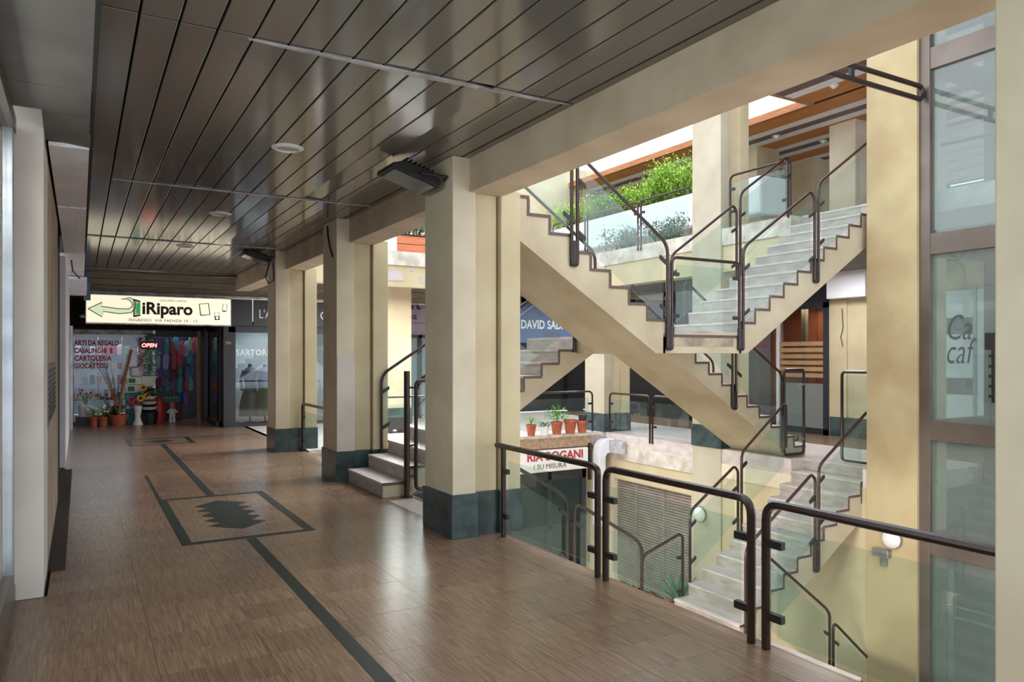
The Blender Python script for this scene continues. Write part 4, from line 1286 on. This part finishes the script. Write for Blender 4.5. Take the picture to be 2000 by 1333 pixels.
railing('right basement stair railing, near side upper piece to the pillar', 'y', YR, [(9.13, -1.33), (9.13, .13), (10.22, .85)], [(9.2, -.85), (9.2, .05), (10.1, .68), (10.1, -.2)], [(9.14, -.1, .1, .07), (9.14, -.7, .1, .07)])
railing('right basement stair railing, far side lower piece', 'y', YF, [(7.9, -1.9), (7.9, -.63), (8.83, -.02), (8.91, -.1), (8.91, -1.1)], [(7.98, -1.5), (7.98, -.72), (8.83, -.16), (8.83, -.9)], [(7.91, -.85, .1, .07), (7.91, -1.4, .1, .07), (8.9, -.35, -.1, -.06), (8.9, -.85, -.1, -.06)])
railing('right basement stair railing, far side upper piece', 'y', YF, [(8.99, -1.1), (8.99, .18), (10.02, .95), (10.02, .2)], [(9.07, -.7), (9.07, .1), (9.95, .72), (9.95, -.1)], [(9.0, -.05, .1, .07), (9.0, -.6, .1, .07)])
railing('basement landing railing below the roller shutter', 'y', 8.30, [(7.0, -2.05), (7.0, -1.18), (7.72, -.95), (7.78, -1.0), (7.78, -2.0)], [(7.07, -1.95), (7.07, -1.25), (7.7, -1.06), (7.7, -1.9)], [(7.77, -1.3, -.1, 0), (7.77, -1.8, -.1, 0)])
railing('basement railing descending right, first piece behind the nearest glass', 'y', 6.9, [(7.98, -2.1), (7.98, -.98), (9.2, -1.9), (9.28, -2.0), (9.28, -3.2)], [(8.05, -2.0), (8.05, -1.12), (9.2, -2.02), (9.2, -2.8)], [(9.27, -2.3, -.1, .07), (9.27, -2.8, -.1, .07)])
railing('basement railing descending right, second piece at the frame foot', 'y', 6.9, [(9.36, -3.2), (9.36, -2.12), (10.5, -3.1)], [(9.44, -3.0), (9.44, -2.25), (10.1, -2.85), (10.1, -3.5)], [(9.37, -2.4, .1, -.07)])

# gates
def gate(label, ax, c, u0, u1, z0, z1, gm='glass'):
    t = thing('glass_gate', label, 'gate', P3(ax, c, u0, z0))
    B().tube(rounded([P3(ax, c, *p) for p in ((u0, z0 + .3), (u0, z1), (u1, z1), (u1, z0), (u0, z0), (u0, z0 + .32))], .07), .024, 8).build('gate_frame', 'tube', t, smooth=True)
    th = (0, 0.01, 0) if ax == 'y' else (0.01, 0, 0)
    d = .05 if u1 > u0 else -.05
    B().poly3([P3(ax, c, u0 + d, z0 + .05), P3(ax, c, u1 - d, z0 + .05), P3(ax, c, u1 - d, z1 - .05), P3(ax, c, u0 + d, z1 - .05)], th).build('glass_pane', gm, t)
    for z in (z0 + .25, z1 - .25):
        B().poly3([P3(ax, c, u1 - d * 2, z - .02), P3(ax, c, u1, z - .02), P3(ax, c, u1, z + .02), P3(ax, c, u1 - d * 2, z + .02)], tuple(v * 4 for v in th)).build('hinge', 'alu', t)
    return t


gate('tall narrow glass gate leaf standing open in front of the striped door', 'y', 8.40, 10.13, 10.62, .05, 1.47)
gate('tall glass gate leaf beside the right yellow pillar', 'x', 10.47, 7.56, 7.02, .05, 1.45)
gate('narrow glass gate leaf half hidden behind the nearest pillar', 'y', 8.36, 3.52, 4.05, .08, 1.40)
t = thing('gate_post', 'brown steel gate post at the foot of the three steps', 'post', (3.41, 8.38, 0))
B().tube([(3.41, 8.38, 0), (3.41, 8.38, 1.52)], .036, 10).build('post_tube', 'tube', t, smooth=True)
B().lathe([(.07, 0), (.07, .012)], (3.41, 8.38, 0), 12).build('base_plate', 'tube', t)
for z in (.25, .62, 1.32): B().tube([(3.41, 8.38, z), (3.52, 8.36, z)], .014, 6).build('hinge', 'tube', t)

# corridor edge railings
XR = 3.44


def corridor_rail(label, ya, yb, lo, ends=(True, True), gz=(.10, .73)):
    """path runs along y from ya (far) to yb (near)"""
    path = []
    if ends[0]: path.append((ya, lo))
    path += [(ya, .85)] if ends[0] else [(ya + .08, .85)]
    path.append((yb, .85))
    if ends[1]: path.append((yb, lo))
    d = -1
    cl = [(ya - .0, .60, -.1, 0), (ya - .0, .16, -.1, 0), (yb, .60, .1, 0), (yb, .16, .1, 0)]
    return path, cl


railing('first glass railing on the corridor edge beside the nearest pillar', 'x', XR, [(6.2, .85), (4.68, .85), (4.60, .83), (4.60, -.12)], [(5.98, .09), (5.98, .72), (4.70, .72), (4.70, .09)],
        [(6.06, .62, -.08, 0), (6.06, .2, -.08, 0), (4.61, .62, .1, 0), (4.61, .2, .1, 0)], r=.026, rad=.1, extra=[[(6.07, -.1), (6.07, .84)]])
railing('middle glass railing on the corridor edge between the two post pairs', 'x', XR, [(4.50, -.12), (4.50, .85), (3.09, .85), (3.09, -.12)], [(4.42, .09), (4.42, .72), (3.17, .72), (3.17, .09)],
        [(4.49, .62, -.11, 0), (4.49, .2, -.11, 0), (3.1, .62, .11, 0), (3.1, .2, .11, 0)], r=.026, rad=.1)
railing('closest glass railing on the corridor edge running to the right column', 'x', XR, [(2.98, -.12), (2.98, .85), (1.5, .85)], [(2.90, .09), (2.90, .72), (1.55, .72), (1.55, .09)],
        [(2.97, .62, -.11, 0), (2.97, .2, -.11, 0)], r=.026, rad=.1)
railing('small glass railing between the middle and farthest corridor pillars', 'x', XR, [(13.35, 0.0), (13.35, .85), (10.5, .85)], [(13.27, .09), (13.27, .72), (10.55, .72), (10.55, .09)], [(13.34, .62, -.1, 0), (13.34, .2, -.1, 0)], r=.026, rad=.1)
# far gallery railings, ground floor
XG = 10.14
railing('far gallery glass railing right of the distant pillar', 'x', XG, [(13.12, .02), (13.12, .88), (11.82, .88), (11.78, .8), (11.78, -.1)], [(13.05, .1), (13.05, .74), (11.86, .74), (11.86, .1)], [(13.11, .65, -.1, 0), (13.11, .25, -.1, 0), (11.79, .65, .1, 0)])
railing('far gallery glass railing left of the tall cream pillar', 'x', XG, [(11.70, -.1), (11.70, .88), (10.6, .88)], [(11.62, .1), (11.62, .74), (10.65, .74), (10.65, .1)], [(11.69, .65, -.1, 0), (11.69, .25, -.1, 0)])
railing('far end glass railing behind the flower pots', 'y', 13.33, [(9.82, -.05), (9.82, .92), (6.9, .92)], [(9.72, .1), (9.72, .78), (6.95, .78), (6.95, .1)], [(9.81, .65, -.1, 0), (9.81, .25, -.1, 0)])
railing('far end glass railing continuing behind the nearest pillar', 'y', 13.33, [(6.8, 0), (6.8, .92), (3.9, .92), (3.9, 0)], [(6.72, .1), (6.72, .78), (4.0, .78), (4.0, .1)])
# upper gallery railings
railing('upper gallery glass railing right of the tall cream pillar', 'x', XG, [(9.6, 4.03), (9.6, 4.95), (8.33, 4.95), (8.33, 4.0)], [(9.52, 4.1), (9.52, 4.82), (8.4, 4.82), (8.4, 4.1)], [(9.59, 4.7, -.1, 0), (9.59, 4.3, -.1, 0), (8.34, 4.7, .1, 0), (8.34, 4.3, .1, 0)])
railing('upper gallery glass railing just left of the tall cream pillar', 'x', XG, [(12.06, 3.92), (12.06, 4.95), (10.62, 4.95)], [(11.98, 4.1), (11.98, 4.82), (10.65, 4.82), (10.65, 4.1)], [(12.05, 4.7, -.1, 0)])
railing('upper gallery glass railing before the blue green shrubs', 'x', XG, [(13.95, 3.95), (13.95, 4.95), (12.20, 4.95), (12.16, 4.9), (12.16, 3.92)], [(13.87, 4.1), (13.87, 4.82), (12.24, 4.82), (12.24, 4.1)], [(12.17, 4.7, .1, 0)])
railing('upper gallery glass railing at the far left end of the gallery', 'x', XG, [(14.05, 3.95), (14.05, 4.95), (15.4, 4.95), (15.4, 3.95)], [(14.12, 4.1), (14.12, 4.82), (15.32, 4.82), (15.32, 4.1)])
# upper U shaped bar by the lift
t = thing('guard_bar', 'black U-shaped steel bar high beside the lift, under the beam', 'bar', (9, 6.06, 5.35))
B().tube(rounded([(6.2, 6.06, 5.45), (10.13, 6.06, 5.45), (10.13, 6.06, 5.27), (6.2, 6.06, 5.27)], .09, 6), .035, 10).build('bent_tube', 'tube', t, smooth=True)
B().box(8.55, 8.62, 6.04, 6.08, 5.27, 5.45).build('spacer', 'clamp', t)
B().tube([(10.13, 6.06, 5.36), (10.2, 6.06, 5.36)], .03, 8).build('fixing', 'tube', t)

# ------------------------------------------------------------------ lift tower
lt = thing('lift_tower', 'tall glass lift shaft in bronze steel framing at the right', 'lift', (11, 5, -4))
LX = 10.18
for (x, y) in ((LX, 6.0), (LX, 4.15), (11.9, 6.0), (11.9, 4.15)):
    B().box(x, x + .14, y - .02, y + .16, -4, 7.3).build('post', 'bronze', lt, bevel=.004)
B().box(LX - .02, LX + .05, 6.165, 6.19, -4, 7.0).build('side_strip', 'alu', lt)
for za, zb in ((5.68, 5.98), (3.11, 3.40), (.53, .80), (-1.05, -.8)):
    B().box(LX + .01, LX + .13, 4.3, 5.985, za, zb).build('transom', 'bronze', lt, bevel=.004)
    B().box(11.91, 12.03, 4.3, 5.985, za, zb).build('transom', 'bronze', lt)
    B().box(LX + .14, 11.9, 6.0, 6.12, za, zb).build('transom', 'bronze', lt)
    B().box(LX + .14, 11.9, 4.15, 4.27, za, zb).build('transom', 'bronze', lt)
for za, zb in ((5.98, 7.3), (3.40, 5.68), (.80, 3.11), (-.8, .53), (-4, -1.05)):
    B().box(LX + .06, LX + .075, 4.3, 5.985, za, zb).build('glass_pane', 'glass_lift', lt)
    B().box(11.96, 11.975, 4.3, 5.985, za, zb).build('glass_pane', 'glass_clear', lt)
    B().box(LX + .14, 11.9, 4.2, 4.215, za, zb).build('glass_pane', 'glass_clear', lt)
for y in (4.6, 5.5): B().box(11.0, 11.08, y, y + .06, -4, 7.3).build('guide_rail', 'charcoal', lt)
text('Ca', .5, (LX + .05, 5.80, 1.92), FACEL, 'glassink', lt, shear=.25, ext=.001, sx=.62, offset=-.004)
text('caf', .5, (LX + .05, 5.80, 1.60), FACEL, 'glassink', lt, shear=.25, ext=.001, sx=.62, offset=-.004)
lc = thing('lift_cab', 'dark lift cab standing low inside the glass shaft', 'lift cab', (11, 5, -3.4))
B().box(10.4, 11.7, 4.4, 5.85, -3.4, -3.3).build('cab_floor', 'charcoal', lc)
B().box(10.4, 11.7, 4.4, 5.85, -1.25, -1.12).build('cab_roof', 'charcoal', lc)
B().box(11.62, 11.7, 4.4, 5.85, -3.3, -1.25).build('cab_back', 'charcoal', lc)
for y in (4.4, 5.78): B().box(10.4, 10.47, y, y + .07, -3.3, -1.25).build('cab_post', 'alu', lc)
for z in (-1.85, -1.7): B().tube([(10.4, 4.4, z), (10.4, 5.85, z - .05)], .02, 6).build('cab_rail', 'alu', lc)
t = thing('carton', 'dark printed carton low inside the lift shaft', 'box', (10.7, 5.0, -3.3))
B().box(10.55, 10.95, 4.75, 5.55, -3.3, -2.8).build('carton_body', 'black', t, bevel=.01)
B().box(10.545, 10.552, 4.9, 5.3, -3.05, -2.95).build('carton_label', 'trimgrey', t)
t = thing('lift_header', 'dark machinery housing high inside the lift shaft', 'housing', (11, 4.6, 4.9))
B().box(10.6, 11.6, 4.3, 4.8, 4.7, 5.6).build('housing_body', 'navy', t, bevel=.02)
for z in (4.6, 5.3): B().tube([(10.4, 4.4, z), (10.4, 5.95, z + .05)], .025, 6).build('cross_bar', 'charcoal', t)
t = thing('call_panel', 'small black call panel on the lift front', 'panel', (LX, 4.95, 1.75))
B().box(LX - .03, LX + .02, 4.9, 5.24, 1.78, 2.0).build('panel_box', 'black', t)
B().box(LX - .03, LX + .02, 5.12, 5.16, 1.1, 1.78).build('panel_strip', 'black', t)
for k in range(5): B().box(LX - .04, LX + .02, 5.14, 5.19, 1.16 + k * .13, 1.2 + k * .13).build('button', 'black', t)


# ------------------------------------------------------------------ wall lamps, floodlights, downlights
def bulkhead(label, c, d):
    t = thing('bulkhead_lamp', label, 'lamp', c)
    b = B().lathe([(.13, 0), (.14, .02), (.13, .05), (.10, .09), (.05, .115), (.005, .12)], (0, 0, 0), 18)
    b.v = [(c[0] - z, c[1] + x, c[2] + y) for x, y, z in b.v]
    b.build('diffuser', 'white', t, smooth=True)
    b = B().lathe([(.15, 0), (.15, .025)], (0, 0, 0), 18)
    b.v = [(c[0] - z, c[1] + x, c[2] + y) for x, y, z in b.v]
    b.build('rim', 'alu', t)
    return t


bulkhead('round white bulkhead lamp on the cream pillar beside the roller shutter', (10.1, 10.3, -1.28), -1)
bulkhead('round white bulkhead lamp on the tall yellow pillar by the lift', (10.1, 6.48, -.93), -1)
t = thing('junction_box', 'grey junction box below the bulkhead lamp by the lift', 'junction box', (10.08, 6.55, -1.25))
B().box(10.02, 10.12, 6.5, 6.75, -1.22, -1.1).build('box_body', 'alu', t, bevel=.01)
B().box(10.05, 10.1, 6.56, 6.64, -1.35, -1.22).build('conduit', 'alu', t)


def floodlight(label, x, y, z, s=1.0):
    """hangs from the pillar on its left, glass tilted down"""
    t = thing('floodlight', label, 'floodlight', (x, y, z))
    a = math.radians(-17)

    def tr(p):
        px_, py_, pz_ = p
        return (x + s * (px_ * math.cos(a) - pz_ * math.sin(a)), y + s * py_, z + s * (px_ * math.sin(a) + pz_ * math.cos(a)) * 1)
    b = B().prism([(-.52, -.02), (-.03, -.02), (-.03, .05), (-.12, .10), (-.42, .08), (-.52, .02)], 'y', -.20, .20)
    b.v = [tr((p[0], p[1], p[2])) for p in b.v]
    b.build('housing', 'black', t, bevel=.008)
    b = B().box(-.48, -.07, -.17, .17, -.028, -.018)
    b.v = [tr(p) for p in b.v]
    b.build('lens', 'lens', t)
    for k in range(7):
        b = B().box(-.40 + k * .045, -.39 + k * .045, -.19, .19, .06, .125)
        b.v = [tr(p) for p in b.v]
        b.build('cooling_fin', 'black', t)
    b = B().tube([(-.25, -.22, .03), (0.0, -.22, .1), (.06, 0, .1), (0, .22, .1), (-.25, .22, .03)], .014, 6)
    b.v = [tr(p) for p in b.v]
    b.build('bracket', 'clamp', t)
    return t


floodlight('black floodlight mounted high on the nearest pillar', 2.93, 6.52, 3.28)
floodlight('black floodlight mounted high on the farthest corridor pillar', 2.95, 13.7, 3.36)
t = tag(B().tube([(2.93, 13.6, 3.4), (2.84, 13.55, 3.1), (2.88, 13.5, 2.98), (2.97, 13.5, 3.05), (2.96, 13.5, 3.35)], .012, 6).build('hanging_cable', 'black', smooth=True, org=(2.95, 13.5, 3)), 'looped black cable hanging under the farthest floodlight', 'cable')
t = tag(B().tube([(2.97, 10.2, 3.5), (2.95, 10.1, 3.35), (2.96, 10.05, 3.2), (2.97, 9.95, 3.05)], .012, 6).build('hanging_cable', 'black', smooth=True, org=(2.95, 10, 3)), 'short black cable dangling at the top of the middle pillar', 'cable')
for k, (x, y) in enumerate(((1.6, 6.72), (1.58, 10.27), (1.53, 13.56))):
    t = thing('recessed_downlight', ['nearest round white ceiling downlight', 'middle round white ceiling downlight', 'farthest round ceiling downlight before the lit sign'][k], 'downlight', (x, y, ZC - .01))
    b = B()
    for j in range(28):
        a0, a1 = j * 6.2832 / 28, (j + 1) * 6.2832 / 28
        i0 = len(b.v)
        for rr, zz in ((.105, -.022), (.14, -.008), (.14, -.001), (.105, -.001)):
            for a in (a0, a1): b.v.append((x + rr * math.cos(a), y + rr * math.sin(a), ZC + zz))
        b.f += [(i0, i0 + 1, i0 + 3, i0 + 2), (i0 + 2, i0 + 3, i0 + 5, i0 + 4), (i0 + 4, i0 + 5, i0 + 7, i0 + 6), (i0 + 6, i0 + 7, i0 + 1, i0)]
    b.build('ring', 'white', t)
    B().lathe([(.103, -.006), (.103, -.002)], (x, y, ZC), 20).build('reflector', 'alu', t)

# ------------------------------------------------------------------ far ledge: pots, sign, duct, basement plants
sbox('trim_2', 'concrete', 3.5, 9.95, 13.16, 13.42, -.03, .03)
sbox('trim_3', 'brick', 3.5, 9.75, 13.28, 13.42, -.27, -.03)
pot('small terracotta pot with a low seedling, leftmost on the ledge', 8.16, 13.22, .11, .24, z=.03, plant=1, ph=.18, pr=.12, n=60, lw=.05)
pot('white square-edged pot with fine grass on the far ledge', 8.48, 13.22, .10, .18, 'white', z=.03, plant=1, pm='leaf_blue', ph=.1, pr=.11, n=90, rim=False)
pot('terracotta pot with a round leafy bush on the far ledge', 8.80, 13.22, .13, .27, z=.03, plant=1, pm='leaf', ph=.34, pr=.24, n=260, lw=.055)
pot('empty wide terracotta pot between the bush and the dark-topped pot', 9.15, 13.22, .145, .30, z=.03)
pot('terracotta pot carrying a small dark pot, rightmost on the ledge', 9.46, 13.22, .125, .27, z=.03)
t = tag(B().lathe([(.08, 0), (.1, .12), (.09, .12)], (9.48, 13.23, .30), 16).build('nursery_pot', 'charcoal', smooth=True, org=(9.48, 13.23, .3)), 'small dark nursery pot set inside the rightmost terracotta pot', 'plant pot')
pot('red pot on the far floor glimpsed behind the curved stair rail', 5.55, 15.2, .15, .3, 'red', rim=True)
t = thing('storage_case', 'dark case on the far floor behind the gate post', 'box', (6.0, 15.6, 0))
B().box(5.85, 6.25, 15.4, 15.8, .08, .36).build('case_body', 'black', t, bevel=.02)
for dx in (.05, .32): B().box(5.85 + dx, 5.9 + dx, 15.42, 15.78, 0, .08).build('foot', 'black', t)
t = thing('easel', 'pale A-shaped easel legs behind the far ledge railing', 'easel', (8.2, 14.6, 0))
for (xa, xb) in ((7.9, 8.28), (8.66, 8.30)):
    B().prism([(xa, 0), (xa + .09, 0), (xb + .06, 1.25), (xb - .02, 1.25)], 'y', 14.6, 14.64).build('leg', 'offwhite', t)
B().box(8.05, 8.55, 14.6, 14.64, .5, .56).build('crossbar', 'offwhite', t)
t = thing('hanging_sign', 'white shop sign with crimson serif capitals hung below the far ledge', 'sign', (8.6, 13.15, -.72))
B().box(6.6, 9.56, 13.12, 13.2, -.74, -.28).build('sign_board', 'white', t, bevel=.02)
text('RIA BOGANI', .25, (9.42, 13.112, -.49), FRONT, 'inkred', t, offset=.004, align='RIGHT', sx=1.02)
text('I SU MISURA', .145, (8.98, 13.112, -.665), FRONT, 'inkgrey', t, align='RIGHT', sx=1.05)
B().box(9.60, 9.66, 13.14, 13.2, -1.0, -.2).build('sign_arm', 'tube', t)
t = thing('air_duct', 'grey white square duct elbow at the corner of the far ledge', 'duct', (9.9, 13.1, -2))
dp = [(10.2, -.12), (9.95, -.12), (9.84, -.16), (9.76, -.26), (9.73, -.42), (9.73, -2.0), (9.9, -2.0), (9.9, -.5), (9.95, -.42), (10.2, -.42)]
B().prism(dp[::-1], 'y', 12.95, 13.2).build('duct_elbow', 'soffit_white', t, bevel=.008)
B().box(10.0, 10.09, 12.5, 13.1, -.40, -.14).build('duct_run', 'trimgrey', t)
# basement plants


def agave(label, x, y, z, h, n, L, m='leaf_blue'):
    t = thing('agave_plant', label, 'plant', (x, y, z))
    B().lathe([(.18, 0), (.24, h * .8), (.27, h * .82), (.27, h), (.22, h)], (x, y, z), 18).build('pot', 'terracotta', t, smooth=True)
    for k in range(n):
        a = k * 2.4
        el = .5 + .9 * (k / n)
        d = Vector((math.cos(a) * math.cos(el), math.sin(a) * math.cos(el), math.sin(el)))
        b = B()
        p0 = Vector((x, y, z + h - .03))
        sd = d.cross(Vector((0, 0, 1))).normalized()
        up_ = sd.cross(d)
        ring = []
        for f, wv in ((0, .03), (.3, .045), (.65, .03), (1, .003)):
            c = p0 + d * L * f - Vector((0, 0, L * .22 * f * f))
            ring.append((c - sd * wv, c + up_ * -.012, c + sd * wv, c + up_ * .012))
        for rr in ring: b.v += [tuple(q) for q in rr]
        for i_ in range(3):
            for j in range(4):
                j2 = (j + 1) % 4
                b.f.append((i_ * 4 + j, i_ * 4 + j2, i_ * 4 + 4 + j2, i_ * 4 + 4 + j))
        b.build('leaf', m, t, smooth=True)


agave('spiky agave in a tall pot beside the lowest stair steps', 9.55, 10.3, -4, 1.15, 22, .72)
agave('second smaller spiky agave left of it before the roller shutter', 9.0, 11.2, -4, 1.0, 16, .6)
shrub('light green leafy plant low behind the nearest corner glass panel', (4.0, 6.72, -.85), (.16, .16, .5), 220, 'leaf_light', base=-3.45, stems=8, ln=.13)
pot('dark pot standing in the basement below the light green plant', 4.0, 6.72, .3, .55, 'charcoal', z=-4.0)
